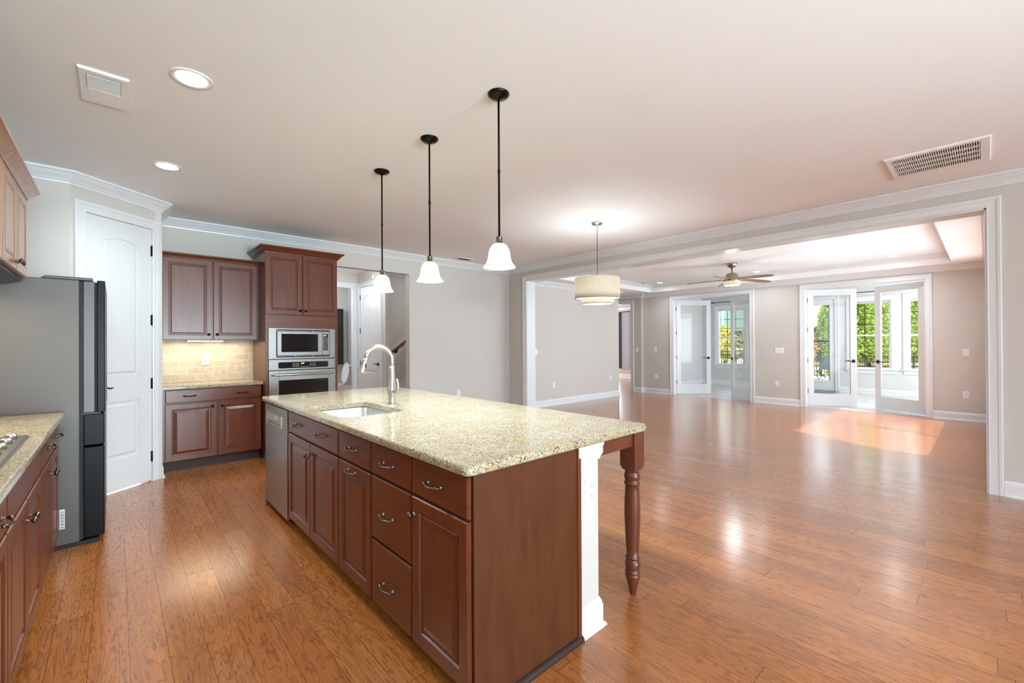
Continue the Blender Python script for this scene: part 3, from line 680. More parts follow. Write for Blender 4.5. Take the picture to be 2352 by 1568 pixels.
# knee wall
r = thing('island_partition', 'short painted knee wall closing the seating side of the island, white cap and base', 'half wall', (1.60, 2.6, 0))
obj('painted_wall', MB().box(1.530, 1.672, 1.236, 3.99, 0, CT0), 'wall', r)
CAP = [(0, 0), (.012, 0), (.014, .010), (.022, .018), (.028, .030), (.028, .060), (.034, .066), (.034, .081), (0, .081)]
rect = [(1.672, 3.99), (1.672, 1.236), (1.530, 1.236), (1.530, 1.25)]
obj('cap_moulding', MB().sweep([(o*.62, u) for o, u in CAP], rect, z=.779), 'trim', r, label='white cap moulding')
obj('base_moulding', MB().sweep(BASE, rect), 'trim', r, label='white baseboard')
# dishwasher
r = thing('dishwasher', 'stainless steel dishwasher built into the far end of the island', 'dishwasher', (1.2, 3.705, 0))
obj('tub', MB(M=MI).box(-4.012, -3.395, -.58, -.03, .05, .855), 'gap', r)
d = MB(M=MI); pk = (-3.945, -3.545, .70, .775)
d.box(-4.008, -3.40, -.03, .004, .055, pk[2]).box(-4.008, -3.40, -.03, .004, pk[3], .843).box(-4.008, pk[0], -.03, .004, pk[2], pk[3]).box(pk[1], -3.40, -.03, .004, pk[2], pk[3])
obj('door_panel', d, 'steel_dw', r)
obj('handle_pocket', MB(M=MI).box(pk[0], pk[1], -.036, -.028, pk[2], pk[3]).box(pk[0]-.006, pk[1]+.006, .003, .008, pk[3]-.004, pk[3]+.006).box(pk[0]-.006, pk[1]+.006, .003, .007, pk[2]-.006, pk[2]+.002).box(pk[0]-.006, pk[0], .003, .007, pk[2], pk[3]).box(pk[1], pk[1]+.006, .003, .007, pk[2], pk[3]), 'nickel', r)
obj('kick_plate', MB(M=MI).box(-4.005, -3.40, -.5, -.09, 0, .052), 'blacksteel', r)
# filler panel at far end
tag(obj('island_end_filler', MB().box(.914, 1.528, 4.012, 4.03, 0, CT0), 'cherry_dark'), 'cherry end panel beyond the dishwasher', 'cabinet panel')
# turned leg and apron
r = thing('support_post', 'turned cherry leg holding up the overhanging corner of the island top', 'support leg', (2.01, 1.265, 0))
lp_ = [(0, 0), (.017, 0), (.0175, .006), (.020, .02), (.028, .055), (.036, .085), (.040, .100), (.037, .108), (.033, .110), (.039, .114), (.040, .120), (.037, .126), (.033, .129), (.038, .140), (.040, .155), (.038, .172), (.033, .182), (.030, .186), (.036, .190), (.038, .196), (.034, .202), (.031, .206),
       (.033, .24), (.037, .31), (.041, .40), (.0415, .45), (.040, .50), (.037, .55), (.0365, .574), (.041, .578), (.0425, .585), (.040, .592), (.035, .596), (.040, .607), (.042, .620), (.040, .634), (.034, .644), (.038, .649), (.040, .655), (.036, .662), (.030, .667), (0, .668)]
obj('turned_shaft', MB().lathe(lp_, (2.01, 1.265, 0), 28), 'cherry', r)
B_ = MB(); s1 = .045
B_.loops([[(2.01+x*k, 1.265+y*k, z) for x, y in ((-s1, -s1), (s1, -s1), (s1, s1), (-s1, s1))] for k, z in ((.80, .655), (1, .678), (1, CT0))])
obj('square_block', B_, 'cherry', r, .0015)
tag(obj('island_apron', MB().box(1.70, 1.966, 1.234, 1.254, .786, CT0).box(2.02, 2.04, 1.31, 3.9, .786, CT0), 'cherry_h', bevel=.001), 'reddish wood apron rail between the knee wall and the turned leg', 'apron rail')
# countertop with sink cut-out
def slab(nm, x0, x1, y0, y1, r0, hole, label, z0=CT0, z1=CT1):
    hx0, hx1, hy0, hy1, hr = hole; m = MB(); n = 8
    O = lambda off, z: rr(x0, x1, y0, y1, r0, z, n, off); H = lambda off, z: rr(hx0, hx1, hy0, hy1, hr, z, n, off)
    m.loops([H(0, z0), O(-.004, z0), O(0, z0+.005), O(.001, (z0+z1)/2), O(0, z1-.010), O(-.003, z1-.003), O(-.009, z1), H(.003, z1), H(0, z1-.003)], closed=True)
    return tag(obj(nm, m, 'granite'), label, 'countertop')
SK = (.962, 1.368, 2.50, 3.12, .07)
slab('island_countertop', .885, 2.065, 1.202, 4.032, .03, SK, 'speckled beige granite top of the island with the sink cut-out')
r = thing('kitchen_sink', 'undermount stainless steel sink in the island', 'sink', (1.165, 2.81, .66))
m = MB(); J = lambda off, z, rx=0: rr(SK[0], SK[1], SK[2], SK[3], SK[4]+rx, z, 8, off)
m.loops([J(.03, CT0-.002), J(.004, CT0-.002), J(.0, CT0-.01), J(-.006, .70), J(-.014, .675), J(-.035, .662), J(-.12, .657)], cap0=False, smooth=True)
m.loops([J(.03, CT0-.002), J(.03, CT0-.006), J(.012, CT0-.012), J(.004, .70), J(-.03, .652), J(-.12, .648)], cap0=False, smooth=True)
obj('bowl', m, 'sink', r)
obj('drain', MB().lathe([(.0, .658), (.045, .658), (.045, .661), (.036, .662), (.03, .659), (0, .659)], (1.2, 2.81, 0), 20), 'nickel', r)
# faucet
fx, fy = 1.462, 2.88
r = thing('kitchen_faucet', 'brushed nickel gooseneck pull-down faucet standing behind the island sink', 'faucet', (fx, fy, CT1))
obj('body', MB().lathe([(0, .895), (.029, .895), (.029, .900), (.025, .903), (.0245, .94), (.031, .965), (.034, .985), (.033, 1.0), (.027, 1.02), (.0240, 1.06), (.0205, 1.12), (.0178, 1.165), (0, 1.166)], (fx, fy, 0), 26), 'nickel', r)
P = [(fx, fy, 1.15), (fx, fy, 1.19)]; ra = .098
for k in range(15):
    a = R(180*k/14*.93); P.append((fx-ra+ra*math.cos(a), fy, 1.202+ra*math.sin(a)))
e = Vector(P[-1]); dd = (Vector(P[-1])-Vector(P[-2])).normalized()
obj('gooseneck', MB().tube(P, [.0175]*2+[.0168]*(len(P)-2), 16), 'nickel', r)
H0 = e; H1 = e+Vector((-.30, 0, -.954))*.105
obj('spray_head', MB().tube([H0-Vector((-.3, 0, -.954))*.004, H0+Vector((-.3, 0, -.954))*.02, H0+Vector((-.3, 0, -.954))*.06, H1-Vector((-.3, 0, -.954))*.006, H1], [.0170, .0178, .022, .0265, .0245], 18), 'nickel', r)
q = H0+Vector((-.3, 0, -.954))*.052
obj('spray_button', MB().sphere((q.x+.006, q.y-.019, q.z), .011, 10, (.6, .5, 1.7)), 'rubber', r)
obj('lever', MB().lathe([(0, -.068), (.013, -.066), (.015, -.05), (.014, -.02), (0, -.018)], (fx, fy, .984), 14, 'y').tube([(fx, fy-.055, .975), (fx+.004, fy-.066, .99), (fx+.008, fy-.072, 1.02), (fx+.006, fy-.074, 1.05), (fx, fy-.073, 1.074)], [.010, .012, .0125, .0105, .006], 12), 'nickel', r)
tag(obj('sink_hole_cover', MB().lathe([(0, .895), (.022, .895), (.022, .898), (.016, .9005), (.005, .902), (0, .902)], (1.462, 2.755, 0), 20), 'nickel'), 'small round steel hole cover right of the faucet', 'hole cover')

# ---- back run, doors face -Y
YB = 5.69; MBk = frame((0, YB, 0), (1, 0, 0), (0, -1, 0))
g = 'cherry base cabinets'
cabinet('base_cabinet', 'two-door base cabinet under the lit backsplash beside the pantry door', MBk, .345, 1.255, .113, .862, .485,
        [('drawer', .37, 1.25, .716, .852, ('pull', .575, .784), ('pull', 1.06, .784)), ('door', .37, .818, .113, .704, ('knob', .775, .655)), ('door', .826, 1.25, .113, .704, ('knob', .862, .655))], dark=True, group=g)
b = MB(); b.loops([rr(.336, 1.268, 5.655, 6.18, .012, z, 4, o) for z, o in ((.862, -.004), (.867, 0), (.887, 0), (.893, -.003), (.895, -.008))])
tag(obj('countertop', b, 'granite'), 'speckled granite counter under the tiled backsplash', 'countertop')
tag(obj('backsplash', MB().box(.336, 1.262, 6.172, 6.184, .896, 1.375), 'tile'), 'tan travertine subway tile backsplash lit from above', 'backsplash')
r = thing('backsplash_accessory', '', '') if False else None
YW = 5.85; MW = frame((0, YW, 0), (1, 0, 0), (0, -1, 0))
r = cabinet('wall_cabinet', 'two-door cherry wall cabinet hanging above the backsplash', MW, .345, 1.262, 1.375, 2.262, .333,
        [('door', .357, .800, 1.378, 2.258, ('knob', .765, 1.437)), ('door', .806, 1.246, 1.378, 2.258, ('knob', .842, 1.437))], toe=False, dark=True)
CC = [(0, 0), (.006, 0), (.010, .012), (.030, .034), (.036, .038), (.036, .05), (0, .05)]
obj('cornice', MB().sweep(CC, [(.336, YW-.0), (1.262, YW-.0)][::-1], z=2.262), 'cherry_h', r)
r = thing('under_cabinet_light', 'slim lit strip light under the wall cabinet', 'light', (.75, 5.97, 1.355))
obj('housing', MB().box(.58, .92, 5.93, 6.01, 1.362, 1.376), 'plate', r); obj('lens', MB().box(.59, .91, 5.94, 6.0, 1.358, 1.362), 'ucl', r)
lamp('AREA', 'under_cabinet_lamp', (.78, 6.02, 1.352), 3.4, (1, .87, .68), .8, (0, 0, 0), sy=.06)
# tall oven cabinet
YT = 5.57; MTt = frame((0, YT, 0), (1, 0, 0), (0, -1, 0))
r = thing('oven_cabinet', 'tall cherry cabinet housing the microwave and oven', 'cabinet', (1.67, 5.9, 0))
obj('body', MB().box(1.262, 1.290, YT+.018, YK-.01, .1, 2.392).box(2.045, 2.082, YT+.018, YK-.01, .1, 2.392).box(1.29, 2.045, YT+.45, YK-.01, .1, 2.392).box(1.29, 2.045, YT+.018, YT+.45, 1.515, 2.392).box(1.29, 2.045, YT+.018, YT+.45, .1, .30), 'cherry', r, .001)
obj('face_frame', MB().box(1.262, 1.293, YT, YT+.02, .1, 1.665).box(2.042, 2.082, YT, YT+.02, .1, 1.665).box(1.293, 2.042, YT, YT+.02, 1.513, 1.665), 'cherry_h', r, .001)
obj('toe_kick', MB().box(1.262, 2.082, YT+.08, YT+.5, 0, .1), 'toe', r)
for a0, a1, kx in ((1.264, 1.664, 1.636), (1.670, 2.080, 1.698)):
    p = obj('door', sub(MB(), MTt, 'door', a0, a1, 1.672, 2.388), 'cherry', r); hw(KNOBD, 'knob', p, MTt, kx, 1.722, 0)
CB = [(0, 0), (.008, 0), (.010, .010), (.020, .018), (.045, .048), (.060, .060), (.066, .062), (.066, .078), (0, .078)]
obj('cornice', MB().sweep(CB, [(1.264, YK-.01), (1.264, YT), (2.082, YT), (2.082, YK-.01)], z=2.392) if False else MB().sweep(CB, [(2.082, YK-.01), (2.082, YT), (1.264, YT), (1.264, YK-.01)], z=2.385), 'cherry_h', r)
p = obj('drawer', sub(MB(), MTt, 'drawer', 1.29, 2.045, .12, .28), 'cherry_h', r); hw(PULLD, 'handle', p, MTt, 1.67, .2)
# microwave
def rrx(a0, a1, z0, z1, b0, b1, rad, M): 
    return [[tuple(M @ Vector((q[0], b, q[1]))) for q in [(p[0], p[1]) for p in rr(a0, a1, z0, z1, rad, 0, 4)]] for b in (b0, b1)]
r = thing('microwave', 'built-in stainless microwave above the wall oven', 'microwave', (1.667, 5.75, 1.147))
m = MB(M=MTt); m.box(1.292, 1.372, -.3, .018, 1.153, 1.512).box(1.975, 2.042, -.3, .018, 1.153, 1.512).box(1.372, 1.975, -.3, .018, 1.497, 1.512).box(1.372, 1.975, -.3, .018, 1.153, 1.170)
m.box(1.372, 1.975, -.3, .010, 1.482, 1.488).box(1.372, 1.975, -.3, .010, 1.180, 1.186); m.box(1.578, 1.586, 0, .016, 1.17, 1.497).box(1.775, 1.783, 0, .016, 1.17, 1.497)
obj('trim_kit', m, 'steel', r, .001)
obj('cavity', MB(M=MTt).box(1.372, 1.975, -.35, -.005, 1.165, 1.5), 'gap', r)
m = MB(M=MTt); wx0, wx1, wz0, wz1 = 1.425, 1.835, 1.232, 1.446
m.box(1.380, wx0, -.005, .026, 1.192, 1.476).box(wx1, 1.884, -.005, .026, 1.192, 1.476).box(wx0, wx1, -.005, .026, 1.192, wz0).box(wx0, wx1, -.005, .026, wz1, 1.476)
obj('door_frame', m, 'steel', r, .0015)
obj('door_window', MB(M=MTt).box(wx0, wx1, -.005, .022, wz0, wz1), 'ovenglass', r)
obj('control_surround', MB(M=MTt).box(1.887, 1.968, -.005, .026, 1.192, 1.476), 'steel', r, .0015)
cp = obj('control_panel', MB(M=MTt).box(1.897, 1.953, .02, .0275, 1.245, 1.447), 'ovenglass', r)
obj('display', MB(M=MTt).box(1.905, 1.930, .0275, .0282, 1.422, 1.436), 'led', cp)
m = MB(M=MTt)
for i in range(3):
    for j in range(9): m.box(1.903+i*.017, 1.911+i*.017, .0275, .0282, 1.258+j*.0175, 1.263+j*.0175)
obj('keypad', m, 'plate', cp)
# wall oven
r = thing('wall_oven', 'stainless wall oven with black glass under the microwave', 'oven', (1.667, 5.75, .31))
obj('oven_box', MB(M=MTt).box(1.295, 2.04, -.44, -.01, .30, 1.15), 'blacksteel', r)
obj('control_fascia', MB(M=MTt).box(1.292, 2.042, -.02, .022, 1.024, 1.145), 'steel', r, .002)
cp = obj('control_panel', MB().loops(rrx(1.392, 1.955, 1.042, 1.114, .02, .0245, .012, MTt)), 'ovenglass', r)
obj('display', MB(M=MTt).box(1.640, 1.674, .0245, .0252, 1.090, 1.102), 'led', cp)
m = MB(M=MTt); m2 = MB(M=MTt)
for i in range(4):
    for j in range(3): m.box(1.545+i*.020, 1.553+i*.020, .0245, .0252, 1.060+j*.016, 1.066+j*.016); m2.box(1.74+i*.018, 1.748+i*.018, .0245, .0252, 1.060+j*.016, 1.064+j*.016)
for j in range(6): m2.box(1.636+j*.016, 1.646+j*.016, .0245, .0252, 1.056, 1.059)
obj('number_keys', m, 'plate', cp); obj('function_keys', m2, 'plate', cp)
m = MB(M=MTt); m.box(1.292, 1.395, -.02, .030, .33, 1.016).box(1.955, 2.042, -.02, .030, .33, 1.016).box(1.395, 1.955, -.02, .030, .902, 1.016).box(1.395, 1.955, -.02, .030, .33, .46)
obj('oven_door', m, 'steel', r, .002)
obj('oven_window', MB(M=MTt).box(1.395, 1.955, -.02, .026, .46, .902), 'ovenglass', r)
pts = [(1.312+k*.0588, .055+.022*math.sin(pi*k/12), .968) for k in range(13)]
m = MB(M=MTt).tube([(1.325, .028, .968), (1.325, .055, .968)], .008, 8).tube([(2.005, .028, .968), (2.005, .055, .968)], .008, 8); m.tube(pts, [.008]+[.0135]*11+[.008], 10); obj('oven_handle', m, 'nickel', r)

# ---- left run, doors face +X
XL = -.272; ML = frame((XL, 0, 0), (0, 1, 0), (1, 0, 0))     # a = y, left in the picture is nearer
g = 'cherry base cabinets'
ys = [1.50, 1.90, 2.27, 2.70, 3.13, 3.59, 3.985]
cabinet('base_cabinet', 'base cabinet beside the refrigerator with a two-pull drawer over two doors', ML, 3.135, 4.0, .105, CT0, .60,
        [('drawer', 3.135, 3.985, .695, .846, ('pull', 3.463, .768), ('pull', 3.86, .768)), ('door', 3.135, 3.59, .105, .683, ('knob', 3.555, .60)), ('door', 3.59, 3.985, .105, .683, ('knob', 3.63, .60))], group=g)
cabinet('base_cabinet', 'base cabinet under the cooktop with a plain front panel', ML, 2.25, 3.135, .105, CT0, .60,
        [('drawer', 2.25, 3.13, .695, .846), ('door', 2.25, 2.70, .105, .683, ('knob', 2.665, .60)), ('door', 2.70, 3.13, .105, .683, ('knob', 2.74, .60))], group=g)
cabinet('base_cabinet', 'nearest base cabinet cut by the left edge of the picture', ML, 1.3, 2.25, .105, CT0, .60,
        [('drawer', 1.3, 1.77, .695, .846, ('pull', 1.5, .768)), ('drawer', 1.77, 2.245, .695, .846, ('pull', 2.08, .768)), ('door', 1.3, 1.77, .105, .683, ('knob', 1.74, .60)), ('door', 1.77, 2.245, .105, .683, ('knob', 1.81, .60))], group=g)
cabinet('base_cabinet', 'base cabinet beside the camera, out of the picture', ML, -.2, 1.3, .105, CT0, .60,
        [('drawer', -.2, .55, .695, .846, ('pull', .2, .768)), ('drawer', .55, 1.3, .695, .846, ('pull', .9, .768)), ('door', -.2, .55, .105, .683), ('door', .55, 1.3, .105, .683)], group=g)
b = MB(); b.loops([rr(-.879, -.246, -.2, 4.0, .008, z, 4, o) for z, o in ((CT0, -.004), (CT0+.005, 0), (CT1-.010, 0), (CT1-.003, -.003), (CT1, -.008))])
tag(obj('countertop', b, 'granite'), 'granite counter with the cooktop at the left edge of the picture', 'countertop')
# cooktop
r = thing('gas_cooktop', 'stainless gas cooktop with black grates at the left edge', 'cooktop', (-.56, 2.6, CT1))
obj('steel_tray', MB().loops([rr(-.84, -.297, 2.12, 3.02, .02, z, 5, o) for z, o in ((CT1, 0), (CT1+.008, 0), (CT1+.012, -.006))]).loops([rr(-.82, -.40, 2.14, 3.0, .02, z, 5, o) for z, o in ((CT1+.012, 0), (CT1+.016, -.004))]), 'steel', r)
for yy in (2.29, 2.57, 2.85):
    m = MB()
    for a in (-.80, -.62, -.44): m.box(a-.006, a+.006, yy-.125, yy+.125, CT1+.040, CT1+.052)
    for b2 in (-.12, 0, .12): m.box(-.80, -.42, yy+b2-.006, yy+b2+.006, CT1+.040, CT1+.052)
    for a in (-.80, -.43):
        for b2 in (-.12, .12): m.box(a-.006, a+.006, yy+b2-.006, yy+b2+.006, CT1+.012, CT1+.042)
    obj('grate', m, 'black', r)
for yy in (2.36, 2.78):
    for a in (-.72, -.53): obj('burner', MB().lathe([(0, CT1+.014), (.045, CT1+.014), (.045, CT1+.026), (.032, CT1+.028), (.032, CT1+.034), (0, CT1+.035)], (a, yy, 0), 18), 'black', r)
for k in range(6): obj('knob', MB().lathe([(0, CT1+.011), (.020, CT1+.011), (.019, CT1+.03), (.016, CT1+.034), (0, CT1+.035)], (-.345, 2.30+k*.125, 0), 16), 'nickel', r)
# uppers
XU = -.403; MU = frame((XU, 0, 0), (0, 1, 0), (1, 0, 0))
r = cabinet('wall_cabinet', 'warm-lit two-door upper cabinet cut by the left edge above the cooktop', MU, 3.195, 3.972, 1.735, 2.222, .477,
        [('door', 3.20, 3.59, 1.737, 2.218, ('knob', 3.56, 1.785)), ('door', 3.59, 3.97, 1.737, 2.218, ('knob', 3.62, 1.785))], mat='cherry_lit', toe=False)
obj('cornice', MB().sweep([(o*.75, u*.9) for o, u in CB], [(XU-.47, 3.972), (XU, 3.972), (XU, 3.195)][::-1] if False else [(XU, 3.195), (XU, 3.972), (XU-.47, 3.972)][::-1] if False else [(-.87, 3.972), (XU, 3.972), (XU, 3.195)], z=2.215), 'cherry_lit', r)
r = cabinet('wall_cabinet', 'upper cabinet further left, only its edge in the picture', MU, 2.40, 3.192, 1.735, 2.222, .477, [('door', 2.41, 2.79, 1.737, 2.218, ('knob', 2.75, 1.785)), ('door', 2.80, 3.185, 1.737, 2.218, ('knob', 2.84, 1.785))], mat='cherry_lit', toe=False)
obj('cornice', MB().sweep([(o*.75, u*.9) for o, u in CB], [(XU, 3.192), (XU, 2.40)], z=2.215), 'cherry_lit', r)
r = thing('range_hood', 'dark slim range hood under the left upper cabinets', 'range hood', (-.64, 3.2, 1.69))
obj('hood_body', MB().prism([(-.87, 1.66), (-.50, 1.69), (-.425, 1.715), (-.425, 1.733), (-.87, 1.733)], 2.42, 3.96, 'y'), 'dark', r, .002)
obj('hood_knob', MB().sphere((-.418, 3.12, 1.728), .012, 10), 'plate', r)
# ---- refrigerator
r = thing('refrigerator', 'grey refrigerator with black doors standing between the counter and the pantry door', 'refrigerator', (-.5, 4.49, 0))
fy0, fy1 = 4.035, 4.945
obj('cabinet_shell', MB().box(-.868, -.178, fy0, fy1, .03, 1.752), 'steel_dark', r, .004)
obj('base_grille', MB().box(-.85, -.15, fy0+.01, fy1-.01, .0, .03).box(-.178, -.085, fy0+.012, fy1-.012, .006, .03), 'rubber', r)
obj('door_gasket', MB().box(-.178, -.160, fy0+.006, fy1-.006, .04, 1.745), 'rubber', r)
ym = (fy0+fy1)/2
for a, b in ((fy0, ym-.002), (ym+.002, fy1)):
    p = obj('upper_door', MB().box(-.160, -.105, a, b, .875, 1.748), 'blacksteel', r, .003)
    obj('door_front', MB().box(-.094, -.055, a, b, .873, 1.758), 'blackdoor', p, .004); obj('door_core', MB().box(-.106, -.093, a+.012, b-.012, .88, 1.745), 'rubber', p)
obj('middle_drawer', MB().box(-.160, -.058, fy0, fy1, .655, .862), 'blackdoor', r, .005)
obj('freezer_drawer', MB().box(-.160, -.058, fy0, fy1, .045, .645), 'blackdoor', r, .005)
obj('hinge_cover', MB().box(-.34, -.115, fy0+.01, fy0+.09, 1.752, 1.772), 'blacksteel', r, .004)
obj('top_panel', MB().box(-.36, -.20, fy0+.1, fy1-.02, 1.752, 1.772), 'steel_dark', r, .003)
obj('hinge_bracket', MB().box(-.17, -.075, fy0+.004, fy0+.03, .861, .876), 'bronze', r)
lab = MB().box(-.270, -.246, fy0-.0012, fy0-.0002, .135, .262); s_ = obj('paper_label', lab, 'plate', r, label='white barcode sticker')
m = MB()
for k in range(16):
    z = .142+k*.0068; m.box(-.266, -.250, fy0-.0018, fy0-.001, z, z+(.0022 if k % 3 else .0042))
obj('barcode', m, 'slot', s_)

lamp('AREA', 'hood_lamp', (-.62, 3.2, 1.64), 9, (1, .84, .56), .3, (0, 0, 0), sy=.9)
# ================================================================== LIGHT FITTINGS
def pendant(x, y, label):
    r = thing('pendant_light', label, 'pendant light', (x, y, CZ), group='bell pendants over the island')
    z0 = 1.752
    obj('canopy', MB().lathe([(0, CZ), (.062, CZ), (.062, CZ-.006), (.050, CZ-.018), (.022, CZ-.026), (.010, CZ-.034), (0, CZ-.035)], (x, y, 0), 28), 'bronze', r)
    obj('stem', MB().lathe([(0, CZ-.03), (.0062, CZ-.03), (.0062, 2.31), (.0085, 2.308), (.0085, 2.292), (.0062, 2.29), (.0062, z0+.17), (0, z0+.17)], (x, y, 0), 12), 'bronze', r)
    h = obj('shade_holder', MB().lathe([(0, z0+.178), (.012, z0+.178), (.018, z0+.174), (.0195, z0+.168), (.015, z0+.165), (.019, z0+.161), (.019, z0+.156), (.014, z0+.153), (.017, z0+.148), (.026, z0+.138), (.031, z0+.133), (0, z0+.133)], (x, y, 0), 24), 'pewter', r)
    P = [(.094, 0), (.090, .006), (.080, .018), (.0725, .030), (.067, .045), (.063, .065), (.060, .088), (.055, .105), (.046, .120), (.036, .130), (.028, .136)]
    out = [(a, z0+b) for a, b in P]; inn = [(a-.003, z0+b) for a, b in P[::-1]]
    m = MB(); Ls = []
    n = 36
    for a, b in out+inn: Ls.append([(x+a*math.cos(2*pi*k/n), y+a*math.sin(2*pi*k/n), b) for k in range(n)])
    m.loops(Ls, closed=True, smooth=True); obj('shade', m, 'shade', r, label='marbled white glass bell')
    obj('bulb', MB().lathe([(0, z0+.062), (.014, z0+.066), (.021, z0+.080), (.019, z0+.098), (.012, z0+.115), (.012, z0+.133), (0, z0+.133)], (x, y, 0), 16), 'bulb', r)
    lamp('POINT', 'pendant_glow', (x, y, z0+.035), 46, (.84, .94, 1), rad=.02)
    return r
pendant(1.612, 1.867, 'nearest and largest-looking bell pendant over the island')
pendant(1.606, 2.597, 'middle bell pendant of the three over the island')
pendant(1.616, 3.346, 'farthest bell pendant, hanging in front of the hall closet door')
# drum pendant
x, y = 4.197, 3.094
r = thing('drum_pendant_light', 'two-tier beige drum pendant hanging before the wide opening', 'pendant light', (x, y, CZ))
obj('canopy', MB().lathe([(0, CZ), (.064, CZ), (.064, CZ-.018), (.060, CZ-.022), (.01, CZ-.022), (.009, CZ-.04), (0, CZ-.041)], (x, y, 0), 28), 'nickel', r)
obj('cord', MB().tube([(x, y, CZ-.03), (x, y, 1.98)], .003, 8), 'black', r)
def drum(nm, R_, z0, z1, mat='linen'):
    m = MB(); Ls = [[(x+a*math.cos(2*pi*k/48), y+a*math.sin(2*pi*k/48), b) for k in range(48)] for a, b in ((R_, z0), (R_, z1), (R_-.004, z1), (R_-.004, z0))]
    m.loops(Ls, closed=True, smooth=False)
    for i in range(len(m.sm)): m.sm[i] = True
    o = obj(nm, m, mat, r); e = o.modifiers.new('e', 'EDGE_SPLIT'); e.split_angle = R(50); return o
drum('upper_shade', .263, 1.842, 2.083); drum('lower_shade', .192, 1.778, 1.90)
obj('upper_band', MB().loops([[(x+a*math.cos(2*pi*k/48), y+a*math.sin(2*pi*k/48), b) for k in range(48)] for a, b in ((.2645, 1.841), (.2645, 1.846), (.2635, 1.846), (.2635, 1.841))], closed=True), 'bronze', r)
obj('lower_band', MB().loops([[(x+a*math.cos(2*pi*k/48), y+a*math.sin(2*pi*k/48), b) for k in range(48)] for a, b in ((.1935, 1.777), (.1935, 1.783), (.1925, 1.783), (.1925, 1.777))], closed=True), 'pewter', r)
obj('diffuser_disc', MB().lathe([(0, 1.782), (.187, 1.782), (.187, 1.785), (0, 1.785)], (x, y, 0), 40), 'diff', r)
obj('ring_diffuser', MB().loops([[(x+a*math.cos(2*pi*k/48), y+a*math.sin(2*pi*k/48), b) for k in range(48)] for a, b in ((.257, 1.850), (.257, 1.853), (.194, 1.853), (.194, 1.850))], closed=True), 'diff', r)
obj('spider', MB().box(x-.26, x+.26, y-.003, y+.003, 1.975, 1.98).box(x-.003, x+.003, y-.26, y+.26, 1.975, 1.98), 'nickel', r)
lamp('POINT', 'drum_glow', (x, y, 1.95), 21, (.86, .95, 1), rad=.06)
# recessed lights
def can(x, y, z, rad, label, e, grp, tilt=0):
    r = thing('recessed_light', label, 'recessed light', (x, y, z), group=grp)
    obj('trim_ring', MB().lathe([(rad, z+.001), (rad, z-.004), (rad*.93, z-.007), (rad*.72, z-.004), (rad*.70, z+.001)], (x, y, 0), 32, cap=False), 'trim', r)
    obj('lens', MB().lathe([(0, z-.002), (rad*.71, z-.002), (rad*.71, z+.0), (0, z+.0)], (x, y, 0), 28), 'can', r)
    lamp('SPOT', 'recessed_beam', (x, y, z-.02), e, (.84, .94, 1), rad=.06, spot=R(160))
    return r
g = 'recessed ceiling lights'
can(.300, 2.852, CZ, .096, 'bright recessed ceiling light nearest the camera, by the square vent', 48, g)
can(.302, 4.385, CZ, .096, 'bright recessed ceiling light in front of the pantry door', 52, g)
can(9.777, 5.346, TZ, .085, 'recessed light left of the ceiling fan in the living room tray', 22, g)
can(9.813, 3.202, TZ, .085, 'recessed light just right of the ceiling fan', 22, g)
can(9.807, 1.071, TZ, .085, 'recessed light at the right end of the living room tray', 22, g)
lamp('POINT', 'powder_room_lamp', (2.7, 9.4, 2.4), 26, (.95, .98, 1), rad=.12)
lamp('POINT', 'hall_lamp', (2.9, 7.4, 2.5), 14, (.95, .97, 1), rad=.1)
lamp('POINT', 'stair_fill', (5.0, 7.3, 2.5), 12, (.95, .97, 1), rad=.1)  # fill added to lift the dark stair wall, no fitting there
lamp('AREA', 'bedroom_daylight', (14.26, 9.9, 1.5), 60, (.95, .98, 1), 1.0, target=(12, 9.0, 1.2), sy=1.9)
# ceiling fan
x, y = 8.428, 3.170
r = thing('ceiling_fan', 'brushed nickel ceiling fan with five brown blades and a light, in the living room', 'ceiling fan', (x, y, TZ))
obj('canopy', MB().lathe([(0, TZ), (.088, TZ), (.090, TZ-.015), (.080, TZ-.045), (.052, TZ-.075), (.022, TZ-.085), (0, TZ-.086)], (x, y, 0), 28), 'fan_metal', r)
obj('downrod', MB().lathe([(0, TZ-.08), (.0125, TZ-.08), (.0125, 2.62), (.02, 2.612), (.02, 2.60), (0, 2.60)], (x, y, 0), 14), 'fan_metal', r)
obj('motor_housing', MB().lathe([(0, 2.605), (.045, 2.603), (.085, 2.592), (.100, 2.57), (.101, 2.545), (.118, 2.535), (.128, 2.52), (.134, 2.49), (.150, 2.475), (.152, 2.452), (.148, 2.445), (0, 2.445)], (x, y, 0), 36), 'fan_metal', r)
obj('light_dome', MB().lathe([(.146, 2.446), (.152, 2.43), (.146, 2.40), (.122, 2.372), (.118, 2.37)], (x, y, 0), 36, cap=False), 'shade', r)
obj('light_lens', MB().lathe([(0, 2.368), (.120, 2.372), (.120, 2.376), (0, 2.378)], (x, y, 0), 32), 'fandome', r)
rv = Vector((.738, -.675, 0)); fv = Vector((.675, .738, 0))
for k in range(5):
    a = R(8+72*k); d = rv*math.cos(a)+fv*math.sin(a); n = Vector((-d.y, d.x, 0))
    T = R(11)
    Mx = Matrix((( d.x, n.x*math.cos(T), -n.x*math.sin(T)*-1, x), (d.y, n.y*math.cos(T), n.y*math.sin(T), y), (-.05, -math.sin(T), math.cos(T), 2.492), (0, 0, 0, 1)))
    m = MB(M=Mx); pl = [(.17, -.045), (.30, -.062), (.55, -.068), (.70, -.060), (.775, -.035), (.785, 0), (.775, .030), (.70, .050), (.55, .058), (.30, .052), (.17, .040)]
    m.prism(pl, -.004, .004); b = obj('blade', m, 'blade', r)
    obj('blade_iron', MB(M=Mx).box(.10, .23, -.022, .022, -.009, -.003), 'fan_metal', b)
